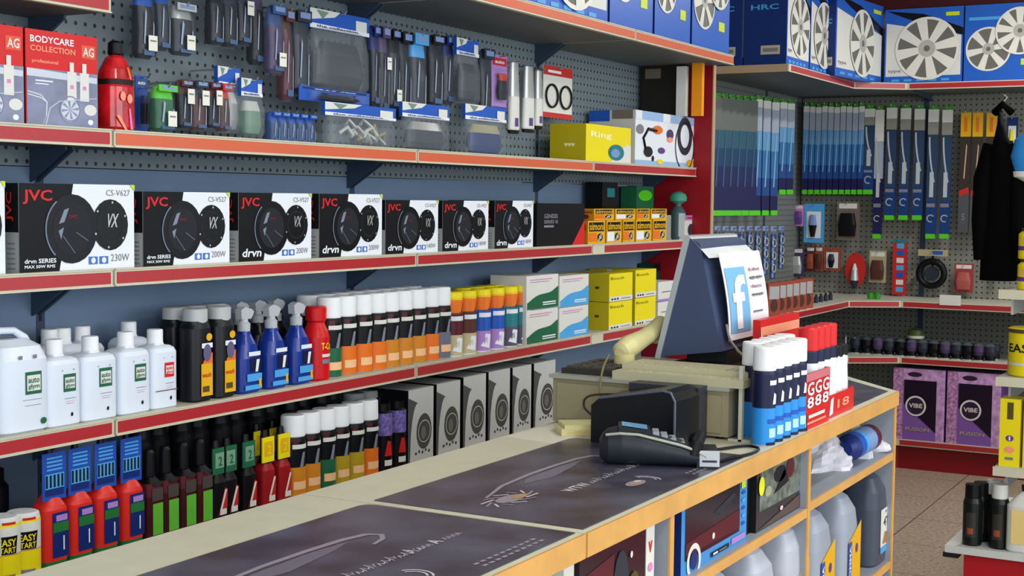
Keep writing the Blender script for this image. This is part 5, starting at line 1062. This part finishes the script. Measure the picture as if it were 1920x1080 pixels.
# ---- goods inside the counter
yI = CF+.02
def wbox(w, h, d, style):
    def f():
        b = MB(); y = -.001
        if style == 'blue':
            b.box(0, w, 0, d, 0, h, M('azure_box', (60, 140, 205), .35), {'l': dblue}); b.rect(.05*w, .87*w, .2*h, .97*h, y, M('smoke_window', (46, 34, 42), .15)); b.poly([(.05*w, .45*h), (.87*w, .55*h), (.87*w, .25*h), (.05*w, .28*h)], y-.0008, maroon)
            b.poly([(.45*w, .7*h), (.75*w, .85*h), (.8*w, .8*h), (.55*w, .62*h)], y-.0008, gm); b.ell(.45*w, .36*h, .02*w, .05*h, y-.0016, offwhite, 10)
            b.ring(.17*w, .14*h, .10*w, .03*w, y-.001, offwhite, 20); b.ell(.17*w, .16*h, .05*w, .05*w, y-.0012, dblue, 14); b.rect(.42*w, .7*w, .05*h, .12*h, y-.001, ink); b.rect(.45*w, .52*w, .07*h, .1*h, y-.0018, white); b.rect(.54*w, .66*w, .075*h, .095*h, y-.0018, grey_t)
            for k in range(5): b.ell(.93*w, (.3+.12*k)*h, .03*w, .03*h, y-.001, sky if k % 2 else blue, 10)
            b.rect(.74*w, .96*w, .06*h, .15*h, y-.001, lilac); b.rect(.89*w, .96*w, .85*h, .97*h, y-.0012, yell_green)
        elif style == 'print':
            b.box(0, w, 0, d, 0, h, M('charcoal_box', (52, 52, 54), .35), {'l': ink}); b.rect(.05*w, .92*w, .32*h, .98*h, y, M('photo_grey', (104, 112, 104), .3, noise=.5, scale=40)); b.ell(.42*w, .8*h, .12*w, .14*h, y-.001, ink, 12); b.ell(.62*w, .82*h, .08*w, .18*h, y-.001, maroon, 12); b.poly([(.3*w, .5*h), (.5*w, .85*h), (.6*w, .6*h)], y-.001, ink)
            b.ell(.2*w, .6*h, .06*w, .09*h, y-.001, M('pale_g2', (150, 160, 130), .4), 12); b.poly([(.02*w, .03*h), (.98*w, .03*h), (.98*w, .3*h)], y-.001, M('brownish', (86, 70, 66), .4)); b.ell(.45*w, .2*h, .03*w, .04*h, y-.002, M('pinkish', (230, 196, 200), .4), 8)
            b.ell(.9*w, .92*h, .03*w, .05*h, y-.0016, dyellow, 10)
        else:
            b.box(0, w, 0, d, 0, h, M('smoke_window')); b.poly([(0, .2*h), (.45*w, .1*h), (.5*w, .9*h), (.05*w, .8*h)], y, maroon); b.ell(.6*w, .5*h, .12*w, .4*h, y-.001, gm, 14, .5); b.ell(.8*w, .35*h, .1*w, .25*h, y-.0015, M('olive'), 12); b.ell(.75*w, .8*h, .02*w, .04*h, y-.002, offwhite, 8); b.ell(.4*w, .5*h, .03*w, .2*h, y-.002, silver, 10)
        P = [('carton', b, None)]
        if style == 'print': P.append(('tag', MB().ell(.06*w, .75*h, .05*w, .16*h, y-.003, M('fluoro_tag', (226, 230, 20), .4), 14), None, 'fluorescent yellow tag'))
        return P
    return f
xa, xb = xs(1277, yI, -.62), xs(1400, yI, -.62)
thing(None, wbox(xb-xa, .128, .2, 'blue'), 'windowed_box', 'azure blue box with smoked window under the counter', 'box', (xa, yI, -.672), group='boxes on the upper counter shelf')
xa, xb = xs(1418, yI, -.62), xs(1514, yI, -.62)
thing(None, wbox(xb-xa, .125, .2, 'print'), 'picture_box', 'charcoal picture box with fluorescent tag right of the blue one', 'box', (xa, yI, -.672), group='boxes on the upper counter shelf')
xa, xb = xs(1085, yI, -.65), xs(1210, yI, -.6)
thing(None, wbox(xb-xa, .15, .2, 'maroon'), 'blister_box', 'smoked blister box with maroon goods under the near worktop', 'box', (xa, yI, -.70))
def sign():
    b = MB().box(0, .034, 0, .05, 0, .155, offwhite); b.text('v', .008, .024, .105, .125, -.001, red); b.rect(.006, .028, .04, .055, -.001, sky); b.ell(.017, .08, .01, .008, -.001, pink, 10); return [('carton', b, None)]
thing('sgn', sign, 'slim_white_box', 'slim white box with red tick left of the grey counter panel', 'box', (xs(1212, yI, -.62)-.002, yI, -.70), group='slim white boxes under the near worktop')
thing('sgn', sign, 'slim_white_box', 'slim white box left of the maroon goods under the counter', 'box', (xs(1056, yI, -.62), yI, -.70), group='slim white boxes under the near worktop')
thing(None, lambda: [('label', MB().box(0, .05, 0, .15, 0, .12, black), None)], 'black_box', 'narrow black box between the blue and the picture box', 'box', (xs(1402, yI+.01, -.62), yI+.012, -.672)).hide_render = False
# lying can and wrapped bags in the right compartment
def f():
    r = .034; b = MB(); P = []
    b.X = Matrix.Rotation(pi/2, 4, 'Y'); b.lathe([(r*.5, -.13, dblue), (r*.8, -.11, dblue), (r, -.09, blue), (r, -.05, sky), (r, -.02, M('dusty_blue')), (r, .05, blue), (r, .055, maroon), (r, .09, maroon), (r*.9, .1, ink)], 22); return [('can', b, None)]
thing(None, f, 'lying_can', 'blue spray can lying on its side in the right counter compartment', 'spray can', (xs(1612, .965, -.61), .965, -.612))
def crumple(w, h, d, seed):
    def f():
        rnd = random.Random(seed); b = MB(); m = M('white_film', (206, 204, 214), .25); n = 22; K = 9; rings = []
        ph = [rnd.uniform(0, 6.28) for _ in range(6)]
        for k in range(K+1):
            t_ = k/K; r = []
            for i in range(n):
                a_ = 2*pi*i/n; q = 1+.16*sin(3*a_+ph[0]+2*t_)+.12*sin(5*a_+ph[1]-4*t_)+rnd.uniform(-.09, .09)
                e_ = (1-t_**2.2*.72)*q; z = t_*h*(1+.14*sin(2*a_+ph[2])*t_)
                r.append((w*.5*e_*cos(a_), d*.5*e_*sin(a_), z))
            rings.append(r)
        for k in range(K): b.add(rings[k]+rings[k+1], [(i, (i+1) % n, n+(i+1) % n, n+i) for i in range(n)], m, False)
        b.add(rings[0], [tuple(range(n-1, -1, -1))], m); b.add(rings[-1], [tuple(range(n))], m)
        return [('bag', b, None)]
    return f
for i, (px, w, h) in enumerate([(1545, .16, .085), (1588, .15, .09), (1622, .13, .045)]):
    thing(None, crumple(w, h, .12, i), 'plastic_bag', ('crumpled white bag, left one beneath the lying can', 'crumpled white bag, middle one in the right compartment', 'flat white bag at the right, under the lying can')[i], 'plastic bag', (xs(px, 1.02 if i < 2 else 1.0, -.66), 1.02 if i < 2 else 1.0, -.662), group='crumpled white bags')
def oiljug(m, lab_kind, s=1.):
    def f():
        b = MB(); a, e_ = .074*s, .05*s; H = .245*s
        b.loft([(0, a-.004, e_-.004, 0, 0, m), (.006, a, e_, 0, 0, m), (H*.62, a, e_, 0, 0, m), (H*.80, a*.86, e_*.95, -.006, 0, m), (H*.95, a*.5, e_*.7, -.02, 0, m), (H, a*.34, e_*.4, -.026, 0, m)], 24, 4)
        hd = MB().tube([(-.012, 0, H*.93), (.02*s, 0, H*.98), (.045*s, 0, H*.88), (.052*s, 0, H*.68)], [.010, .009, .009, .011], m, 10)
        c = MB().lathe([(.017*s, H-.002, black), (.018*s, H, black), (.018*s, H+.02, black), (.015*s, H+.022, black)], 16, -.026, 0)
        l = MB(); y = -e_-.0012
        if lab_kind == 'yellow':
            l.rect(-.5*a, .96*a, H*.03, H*.5, y, dyellow); l.poly([(-.5*a, H*.5), (.96*a, H*.5), (.96*a, H*.66)], y, dyellow); l.rect(-.52*a, -.12*a, H*.03, H*.5, y-.0006, blue); l.text('COMMA', -.42*a, -.2*a, H*.06, H*.46, y-.0012, white, rot=True); l.ell(.45*a, H*.4, .16*a, .16*a, y-.0008, purple, 14)
        else:
            l.rect(-.35*a, .95*a, H*.12, H*.6, y, offwhite); l.rect(-.35*a, .95*a, H*.12, H*.19, y-.0006, sky); l.poly([(-.1*a, H*.22), (.2*a, H*.34), (.7*a, H*.32), (.6*a, H*.2)], y-.0006, M('bronze', (170, 120, 50), .4)); l.text('4T', -.0*a, .7*a, H*.4, H*.5, y-.0006, gm); l.ell(.3*a, H*.56, .1*a, .05*a, y-.0006, grey_t, 8)
        return [('body', b, None), ('handle', hd, None), ('cap', c, None), ('label', l, None)]
    return f
gj = M('silver_grey_plastic', (150, 158, 172), .35); bj = M('slate_plastic', (66, 74, 88), .35)
thing('oil1', oiljug(gj, 'yellow'), 'oil_jug', 'grey oil jug with yellow blue label, left one in the right compartment', 'oil jug', (xs(1536, .95, -.85), .985, -.955), group='oil jugs under the counter')
thing('oil1', None, 'oil_jug', 'grey oil jug with yellow blue label, middle one in the right compartment', 'oil jug', (xs(1587, .95, -.85), .985, -.955), group='oil jugs under the counter')
thing(None, oiljug(bj, 'white', 1.0), 'oil_jug', 'slate oil jug with white and bronze label beside the counter end', 'oil jug', (xs(1645, .95, -.85), .985, -.955), group='oil jugs under the counter')
for i, px in enumerate((1345, 1418, 1478)):
    thing('oil2', oiljug(M('pale_grey_plastic', (176, 182, 194), .35), 'yellow', 1.0), 'oil_jug', 'pale grey jug under the picture box, %s of three' % ORD[i], 'oil jug', (xs(px, .96, -.8), .985, -.955), group='pale grey jugs under the counter')

# ---- things on the counter
def H0(px, py, z=CZ): p = hit(px, py, 2, z); return p
thing(None, lambda: [('sheet', MB().slab([(0, 0), (.42, -.02), (.44, -.13), (.62, -.20), (.60, -.33), (.22, -.33), (-.02, -.12)], 0, .0012, M('paper_white', (226, 222, 208), .6)), None)], 'paper_sheet', 'large sheet of white paper lying beside the cash drawer', 'paper', (2.56, 1.445, CZ))
def f():
    m = M('butter_plastic', (222, 216, 160), .4); b = MB(); b.box(0, .13, 0, .085, 0, .014, m); b.box(.008, .122, .006, .08, .014, .022, m); b.rect(.01, .12, .004, .007, -.0008, M('straw')); return [('pad', b, None), ('clip', MB().box(.03, .1, -.003, .0, .004, .012, M('straw')), None)]
thing(None, f, 'cream_pad', 'small cream note block left of the card terminal', 'note block', (2.62, 1.345, CZ+.0015), -.9+.0)
beige = M('beige_metal', (150, 142, 112), .5, noise=.04, scale=12); beige_l = M('beige_light', (186, 182, 150), .45)
DX, DY0, DY1, DT = 2.77, 1.03, 1.445, .112
def f():
    b = MB().box(0, .42, -(DY1-DY0), 0, .006, DT-.008, beige); l = MB().box(-.012, .43, -(DY1-DY0)-.005, .005, DT-.008, DT, M('grey_lid', (158, 160, 148), .4)); d = MB().box(-.004, 0, -.40, -.012, .014, DT-.018, beige)
    k = MB(); k.X = Matrix.Translation((-.005, -.2, .06)) @ Matrix.Rotation(-pi/2, 4, 'Y'); k.lathe([(.008, 0, chrome), (.008, .004, chrome)], 12)
    F_ = []
    for x in (.02, .4):
        for y in (-.02, -.39): F_.append(('foot', MB().lathe([(.01, 0, black), (.01, .006, black)], 10, x, y), None))
    return [('case', b, None), ('lid', l, None), ('drawer_front', d, None), ('lock', k, 2)]+F_
thing(None, f, 'cash_drawer', 'beige metal cash drawer on the counter carrying the monitor', 'cash drawer', (DX, DY1, CZ+.0))
ZD = CZ+DT
def f():
    b = MB(); b.box(0, .20, -.13, 0, 0, .012, M('dark_tray', (46, 46, 42), .4)); k = MB()
    for i in range(5):
        for j in range(4): k.box(.012+i*.036, .04+i*.036, -.12+j*.03, -.098+j*.03, .012, .017, M('key_dark', (70, 70, 64), .5))
    return [('base', b, None), ('keys', k, None)]
thing(None, f, 'keypad', 'dark keypad lying at the left end of the cash drawer lid', 'keypad', (DX+.02, DY1-.01, ZD))
def f():
    b = MB(); b.slab([(0, 0), (.15, 0), (.15, -.30), (0, -.30)], 0, .018, beige_l); b.slab([(.04, -.005), (.15, -.005), (.15, -.295), (.04, -.295)], .018, .03, beige_l); k = MB()
    for i in range(3):
        for j in range(12): k.box(.012+i*.0+.03*i, .034+.03*i, -.29+j*.023, -.272+j*.023, .018 if i == 0 else .03, .0195 if i == 0 else .0315, beige_l)
    return [('body', b, None), ('keys', k, None)]
thing(None, f, 'keyboard', 'stepped beige keyboard on the right half of the cash drawer', 'keyboard', (DX-.01, DY1-.15, ZD))
# phone handset
def f():
    m = M('ivory_plastic', (212, 204, 146), .35); P = []
    b = MB().tube([(-.008, 0, .004), (.0, 0, .006), (.03, -.008, .016), (.08, -.022, .031), (.125, -.034, .046), (.155, -.042, .056), (.163, -.044, .058)], [.012, .022, .027, .021, .022, .026, .014], m, 16); e1 = MB().lathe([(.020, -.026, m), (.024, -.022, m), (.024, .0, m)], 18, .012, -.004); e2 = MB().lathe([(.020, .016, m), (.024, .02, m), (.024, .05, m)], 18, .145, -.04)
    return [('grip', b, None), ('earpiece', e1, None), ('mouthpiece', e2, None)]
hx = xs(1185, 1.33, ZD+.05)
thing(None, f, 'phone_handset', 'ivory telephone handset resting on the cash drawer before the monitor', 'telephone handset', (hx-.035, 1.33+.012, ZD+.037), .05)
# monitor (screen faces the shelves; wedge-shaped back with a paper notice)
XM = 3.0; MW = .30
yb0 = yat(1238, XM, -.35); yb1 = yat(1352, XM, -.35); yt0 = yat(1293, XM, -.1); yt1 = yat(1312, XM, -.1)
zb_ = zat(XM, yb0, 668); zt_ = zat(XM, yt0, 446)
def f():
    shell = M('monitor_shell', (62, 74, 104), .45); sil = M('monitor_silver', (168, 174, 176), .4)
    zb2 = zb_+.02; b = MB()
    sec = [(yb0, zb_), (yb1, zb2), (yt1, zt_-.012), (yt0, zt_)]
    vs = [(0, y, z) for y, z in sec]+[(MW, y, z) for y, z in sec]; b.add(vs, [(0, 1, 2, 3), (7, 6, 5, 4), (0, 4, 5, 1), (1, 5, 6, 2), (2, 6, 7, 3), (3, 7, 4, 0)], shell)
    t = MB(); dy, dz = yt0-yb0, zt_-zb_
    # silver bezel frame round the screen side
    fr = [(yb0+.012, zb_-.004), (yb0-.0, zb_-.006), (yt0-.002, zt_+.004), (yt0+.012, zt_+.006)]
    vs = [(-.004, y, z) for y, z in fr]+[(MW+.004, y, z) for y, z in fr]; t.add(vs, [(3, 2, 1, 0), (4, 5, 6, 7), (0, 1, 5, 4), (1, 2, 6, 5), (2, 3, 7, 6), (3, 0, 4, 7)], sil)
    s = MB().add([(.012, yb0+.0125, zb_+.01), (MW-.012, yb0+.0125, zb_+.01), (MW-.012, yt0+.0125, zt_-.008), (.012, yt0+.0125, zt_-.008)], [(0, 3, 2, 1)], M('screen_dark', (20, 24, 34), .15))
    tc = MB().add([(0-.002, yt0, zt_+.002), (MW+.002, yt0, zt_+.002), (MW+.002, yt1-.028, zt_-.045), (-.002+.0, yt1-.028+.004, zt_-.045), (MW*.5, yt1, zt_)], [(0, 3, 2, 1)], sil)
    st = MB().box(.09, .21, yb1+.02, yb0-.03, ZD, zb_+.012, M('stand_dark', (34, 36, 44), .4)); ft = MB().slab([(.05, yb1-.0), (.25, yb1-.0), (.25, yb0-.01), (.05, yb0-.01)], ZD, ZD+.012, M('stand_dark'))
    return [('housing', b, None), ('bezel', t, None, 'silver screen bezel'), ('screen', s, 1), ('top_cap', tc, None, 'light silver top cap'), ('neck', st, None), ('foot', ft, None)]
thing(None, f, 'monitor', 'dark blue wedge-backed till monitor with silver edge', 'monitor', (XM, 0, 0))
# paper notice hanging on the monitor's back: plane leaning with the back
def f():
    # corners of the sheet on the back face, slightly off it
    yA = yt1-.010; yB = yb1-.012; pw = M('notice_paper', (238, 238, 244), .5)
    def P(u, v, off=0.):   # u along width 0..1, v down 0..1
        x = .03+u*(MW-.025); z = zt_-.035-v*.20; y = yt1-.034-.022*v-.012*sin(v*2.4)-off*1.0; return (x, y, z)
    n = 10; vs = []; fs = []
    for j in range(n+1):
        for i in range(n+1): vs.append(P(i/n, j/n))
    for j in range(n):
        for i in range(n): a = j*(n+1)+i; fs.append((a, a+n+1, a+n+2, a+1))
    o = len(vs); vs2 = [(x, y+.0012, z) for x, y, z in vs]; b = MB().add(vs, fs, pw).add(vs2, [q[::-1] for q in fs], pw)
    fb = M('soft_blue', (116, 178, 222), .5); q = MB()
    def patch(u0, u1, v0, v1, m, off):
        for k in range(6):
            a, c = v0+(v1-v0)*k/6, v0+(v1-v0)*(k+1)/6; q.add([P(u0, a, off), P(u0, c, off), P(u1, c, off), P(u1, a, off)], [(0, 1, 2, 3)], m)
    patch(.04, .52, .17, .92, fb, .0015)
    fv, ff = text_geo('f', True); q.add([P(.12+.34*a, .88-.62*c, .003) for a, c in fv], ff, pw)
    for k, wd in enumerate((.3, .34, .26, .3, .0, .24)):
        if wd: patch(.60, .60+wd, .2+.1*k, .222+.1*k, grey_t if k % 2 else M('faint_pink', (214, 170, 180), .6), .0015)
    for i, t_ in enumerate(('Like', 'us on', 'face', 'book')):
        tv, tf = text_geo(t_, False); q.add([P(.62+.26*a, .19+.1*i-.045*c+.045, .003) for a, c in tv], tf, grey_t)
    return [('sheet', b, None), ('+', q, None)]
thing(None, f, 'paper_notice', 'white notice with pale blue f emblem taped to the back of the monitor', 'notice', (XM, 0, 0))
# receipt printer, black rounded
def f():
    k = M('printer_black', (12, 13, 18), .3); b = MB(); L_ = .185
    b.X = Matrix.Rotation(pi/2, 4, 'X')
    # side profile lies in the y-z plane of the printer, extruded along x
    b = MB(); pr = [(.0, 0), (-.185, 0), (-.19, .012), (-.19, .098), (-.182, .114), (-.165, .119), (-.02, .094), (-.0, .076)]
    n = len(pr); vs = [(0, y, z) for y, z in pr]+[(.12, y, z) for y, z in pr]; b.add(vs, [tuple(range(n)), tuple(range(2*n-1, n-1, -1))]+[((i+1) % n, i, n+i, n+(i+1) % n) for i in range(n)], k)
    t = MB(); p2 = [(-.194, .004), (-.194, .088), (-.184, .106), (-.165, .1105), (-.16, .107), (-.18, .1), (-.188, .085), (-.188, .004)]
    for i in range(len(p2)//2-1): pass
    t.tube([(-.003, -.187, .004), (-.003, -.187, .098), (-.003, -.178, .115), (-.003, -.160, .118), (-.003, -.02, .093)], .003, M('printer_trim', (86, 90, 100), .3), 8)
    g = MB().box(.12, .17, -.188, -.03, 0, .112, M('printer_grey', (48, 50, 58), .4))
    return [('housing', b, None), ('trim', t, None), ('rear_housing', g, None, 'charcoal rear half')]
thing(None, f, 'receipt_printer', 'black receipt printer between cash drawer and card terminal', 'receipt printer', (2.59, 1.262, CZ+.002), 0)
thing(None, lambda: [('carton', MB().box(0, .22, 0, .16, 0, .10, M('umber_box', (70, 56, 44), .5)), None), ('flap', MB().box(0, .22, -.001, .08, .1, .102, M('umber_flap', (88, 74, 56), .5)), None)], 'brown_carton', 'dark brown carton right of the receipt printer', 'carton', (2.80, 1.03-.165, CZ+.002) if False else (3.22, 1.04, CZ+.0016))
# card terminal
def f():
    dk_ = M('terminal_body', (34, 38, 46), .4); bl = M('terminal_black', (14, 16, 22), .35); P = []
    b = MB(); L_ = .20
    # body along local x (keypad end at 0, printer end at L), loft across x
    secs = [(-.012, .016, .016, .030), (-.006, .026, .026, .032), (.004, .033, .033, .034), (.03, .038, .036, .037), (.07, .040, .033, .034), (.11, .040, .028, .029), (.15, .039, .022, .023), (.18, .036, .017, .018), (.2, .032, .015, .016)]
    n = 26; rings = []
    for x, wy, hz, zc_ in secs:
        rings.append([(x, wy*math.copysign(abs(cos(t_))**.75, cos(t_)), max(0, zc_+hz*math.copysign(abs(sin(t_))**.8, sin(t_)))) for t_ in [2*pi*i/n for i in range(n)]])
    for k in range(len(rings)-1): b.add(rings[k]+rings[k+1], [(i, n+i, n+(i+1) % n, (i+1) % n) for i in range(n)], dk_, True)
    b.add(rings[0], [tuple(range(n))], dk_); b.add(rings[-1], [tuple(range(n-1, -1, -1))], dk_); P.append(('body', b, None))
    s = MB(); s.tube([(.0, -.024, .058), (.025, -.031, .062), (.06, -.034, .061), (.10, -.036, .052), (.14, -.037, .043), (.17, -.037, .033), (.188, -.036, .022)], .0028, M('terminal_silver', (170, 172, 160), .3), 8); P.append(('side_trim', s, None))
    d = MB(); d.add([(.03, -.026, .0765), (.078, -.027, .0705), (.078, .027, .0705), (.03, .026, .0765)], [(0, 1, 2, 3)], M('lcd', (110, 170, 220), .2)); d.add([(.024, -.029, .0755), (.084, -.030, .0690), (.084, .030, .0690), (.024, .029, .0755), (.024, -.029, .06), (.084, -.030, .055), (.084, .030, .055), (.024, .029, .06)], [(0, 1, 2, 3), (0, 4, 5, 1), (1, 5, 6, 2), (2, 6, 7, 3), (3, 7, 4, 0)], bl); P.append(('display', d, None))
    kk = MB()
    for i in range(4):
        for j in range(3): kk.box(.088+i*.016, .1+i*.016, -.02+j*.016, -.008+j*.016, .052-.006*i, .0645-.006*i, M('key_grey', (150, 156, 166), .4))
    P.append(('keys', kk, None))
    c = MB().tube([(.165, -.03, .026), (.17, -.033, .045), (.178, 0, .055), (.17, .033, .045), (.165, .03, .026)], .012, bl, 10); c.box(.17, .21, -.036, .036, 0, .034, bl); P.append(('printer_end', c, None))
    r_ = MB().box(.175, .212, -.0375, -.0362, .004, .034, M('terminal_silver2', (186, 190, 196), .25)); r_.box(.18, .207, -.0382, -.0375, .012, .016, gm); P.append(('card_slot', r_, None, 'silver card slot plate'))
    return P
tp = H0(1150, 872); tq = H0(1342, 880)
thing(None, f, 'card_terminal', 'dark grey card payment terminal with silver trim on the counter mat', 'card terminal', (2.395, 1.135, CZ+.0016), math.atan2(-.175, .085))
def cable(name, pts, r_, m, lb):
    P0 = [Vector(p) for p in pts]; out = []
    for i in range(len(P0)-1):
        a, b_, c, d = P0[max(i-1, 0)], P0[i], P0[i+1], P0[min(i+2, len(P0)-1)]
        for k in range(6):
            t_ = k/6; out.append(.5*((2*b_)+(c-a)*t_+(2*a-5*b_+4*c-d)*t_*t_+(3*b_-a-3*c+d)*t_**3))
    out.append(P0[-1]); o = Vector(P0[0])
    thing(None, lambda: [('cable', MB().tube([tuple(p-o) for p in out], r_, m, 6), None)], name, lb, 'cable', tuple(o))
zc = CZ+.0045
cable('terminal_cable', [(2.46, .955, zc), (2.55, .945, zc), (2.63, .928, zc), (2.69, .935, zc), (2.70, .97, zc), (2.62, 1.01, zc), (2.60, 1.06, zc)], .003, black, 'black cable looping from the card terminal to the counter edge')
cable('telephone_cable', [(2.815, 1.33, ZD+.045), (2.76, 1.318, ZD+.02), (2.742, 1.315, ZD-.02), (2.74, 1.31, CZ+.06), (2.735, 1.31, CZ+.02), (2.70, 1.32, CZ+.006)], .0025, M('cord_olive', (120, 112, 80), .5), 'pale cord falling from the handset over the drawer front')
cable('printer_lead', [(2.738, 1.20, CZ+.09), (2.735, 1.25, CZ+.085), (2.735, 1.335, CZ+.075), (2.735, 1.35, CZ+.05), (2.73, 1.32, CZ+.03), (2.71, 1.27, CZ+.02)], .0025, M('cord_dark', (52, 48, 40), .5), 'thin dark lead curling across the front of the cash drawer')
cable('monitor_cable', [(3.02, yb1-.004, zb_+.08), (3.0, yb1-.02, zb_+.05), (2.98, yb1-.05, zb_+.025), (2.95, 1.08, ZD+.06), (2.93, 1.04, ZD+.03), (2.92, 1.012, ZD-.03), (2.92, 1.0, CZ+.01)], .003, M('cord_grey', (130, 122, 110), .5), 'grey cable running down from behind the monitor')
# spray cans in a row, near the front edge
def ccan():
    r_, h = .024, .205; k = h-.046
    b = MB().lathe([(r_*.96, 0, silver), (r_, .004, M('cyan_can', (40, 140, 220), .3)), (r_, k*.38, M('cyan_can')), (r_, k*.5, M('night')), (r_, k-.01, M('night')), (r_*.92, k, silver)], 22); c = MB().lathe([(r_*.97, k-.003, cap_w), (r_*1.0, k, cap_w), (r_*.98, h-.003, cap_w), (r_*.9, h, cap_w)], 22)
    l = MB(); cy = (r_, -.25, 0, 0); l.rect(-.012, .016, k*.80, k*.86, 0, white, cyl=cy); l.poly([(-.004, k*.55), (.008, k*.55), (.012, k*.66), (.0, k*.7)], 0, white, cyl=cy); l.rect(-.012, .016, k*.12, k*.24, 0, M('ice', (170, 215, 240), .4), cyl=cy); l.rect(-.018, .016, k*.02, k*.06, 0, M('night'), cyl=cy); l.rect(-.016, .014, k*.3, k*.36, 0, blue, cyl=cy)
    return [('can', b, None), ('cap', c, None), ('+', l, None)]
for r2, y in enumerate((.948, .999)):
    for i in range(5):
        thing('ccan', ccan, 'de_icer_can', 'white-capped blue black spray can on the counter, %s in the %s row' % (ORD[i], ('front', 'back')[r2]), 'spray can', (2.755+i*.051+(.075 if r2 else 0), y, CZ+.0), group='blue spray cans on the counter')
thing(None, lambda: [('panel', MB().box(0, .012, 0, .008, 0, .158, M('ivory_panel', (196, 194, 176), .4)), None), ('foot', MB().box(.0, .012, -.02, .03, 0, .004, M('ivory_panel')), None)], 'ivory_board', 'narrow ivory upright panel at the left end of the blue spray cans', 'display panel', (xs(1391, 1.0, -.45), 1.0, CZ+.0))
def tray(w, d, h, txt, m):
    def f():
        b = MB(); t_ = .003; b.box(0, w, 0, d, 0, t_, red); f_ = MB().box(0, w, 0, t_, t_, h, red); s_ = MB().box(0, t_, t_, d, t_, h, red); s2 = MB().box(w-t_, w, t_, d, t_, h, red); k = MB().box(0, w, d-t_, d, t_, h*m, red)
        y = -.001; pr = MB()
        if txt:
            pr.rect(0, w, h*.86, h, y, M('rose', (196, 110, 120), .5))
            for i in range(3):
                x = w*(.14+.28*i); pr.text('G', x, x+w*.24, h*.60, h*.84, y-.001, white); pr.text('8', x, x+w*.24, h*.38, h*.58, y-.001, white)
            pr.rect(.2*w, .8*w, .2*h, .26*h, y-.001, offwhite); pr.rect(.15*w, .85*w, .1*h, .14*h, y-.001, M('salmon')); pr.poly([(0, .42*h), (.12*w, .3*h), (.16*w, .0), (.1*w, 0), (0, .3*h)], y-.0012, ink); pr.poly([(.0, .30*h), (.1*w, .12*h), (.1*w, .06*h), (0, .2*h)], y-.0014, white)
        else:
            pr.poly([(.05*w, .1*h), (.18*w, .15*h), (.2*w, .9*h), (.1*w, .8*h)], y, white); pr.text('18', .35*w, .8*w, .3*h, .7*h, y, M('salmon'))
        return [('floor', b, None), ('front', f_, None), ('side', s_, None), ('side', s2, None), ('back', k, None), ('+', pr, None)]
    return f
tx0, tx1 = xs(1507, .925, -.46), xs(1557, .925, -.46)
thing(None, tray(tx1-tx0, .13, .125, True, 1.5), 'display_tray', 'red counter display box printed with white letters', 'display box', (tx0, .928, CZ+.0))
ww = (tx1-tx0-.01)
def rcan():
    r_, h = .0235, .215; k = h-.05; b = MB().lathe([(r_*.96, 0, silver), (r_, .004, white), (r_, k*.8, white), (r_, k*.82, M('night')), (r_, k*.97, M('night')), (r_*.95, k, silver)], 20); c = MB().lathe([(r_*.95, k-.003, red), (r_, k, red), (r_*.98, h-.003, red), (r_*.88, h, red)], 20); return [('can', b, None), ('cap', c, None, 'red cap')]
for i in range(4):
    thing('rcan', rcan, 'red_capped_can', 'red-capped can standing in the red display box, %s from the left' % ORD[i], 'spray can', (xs(1514, .96, -.4)+i*.0475, .960, CZ+.0035), group='red-capped cans')
thing(None, plain(.28, .232, .018, red, lambda b, w, h, d: (b.rect(0, w, .84*h, .93*h, -.001, M('salmon')), b.poly([(0, .9*h), (.07*w, .75*h), (.07*w, .65*h), (0, .8*h)], -.002, white))), 'header_board', 'red display header board behind the white-capped cans', 'display board', (xs(1424, 1.06, -.4), 1.06, CZ+.0))
ux0, ux1 = xs(1560, .925, -.47), xs(1599, .925, -.47)
thing(None, tray(.215, .09, .052, False, 1.2), 'display_tray', 'low red tray at the far end of the counter holding white bottles', 'display box', (ux0, .935, CZ+.0015))
def wsm():
    b = MB().loft([(0, .022, .018, 0, 0, white), (.06, .022, .018, 0, 0, white), (.10, .0165, .0165, 0, 0, white), (.13, .0165, .0165, 0, 0, white)], 18, 2.4); return [('bottle', b, None), ('cap', MB().lathe([(.0175, .128, black), (.0175, .152, black), (.015, .155, black)], 16), None, 'black cap')]
for i in range(3): thing('wsm', wsm, 'touch_up_bottle', 'white bottle with black cap in the low red tray, %s one' % ('left', 'middle', 'right')[i], 'bottle', (ux0+.095+i*.0455, .9615, CZ+.0048), group='white bottles in the low red tray')
# ceiling lights (above the picture); the strong far one is added to brighten the far wall
def lampfit():
    b = MB().box(-.6, .6, -.08, .08, 0, .05, M('fitting_white', (230, 230, 226), .5)); t_ = MB()
    for y in (-.04, .04): t_.tube([(-.57, y, -.015), (.57, y, -.015)], .013, M('tube_glow', (255, 250, 240), .4, emit=6), 10)
    return [('housing', b, None), ('tubes', t_, None)]
for i, (x, y, p) in enumerate([(1.2, -.2, 10), (3.2, .1, 12), (6.4, .7, 34), (1.2, -1.8, 10), (4.4, -1.8, 12)]):
    thing('fit', lampfit, 'fluorescent_light', 'twin tube ceiling light above the picture, %s' % ORD[i], 'ceiling light', (x, y, 1.30), group='twin tube ceiling lights')
    area('tube_light', (x, y, ZC+1.26), (x, y, 0), 1.1, .15, p, (1, .97, .92))
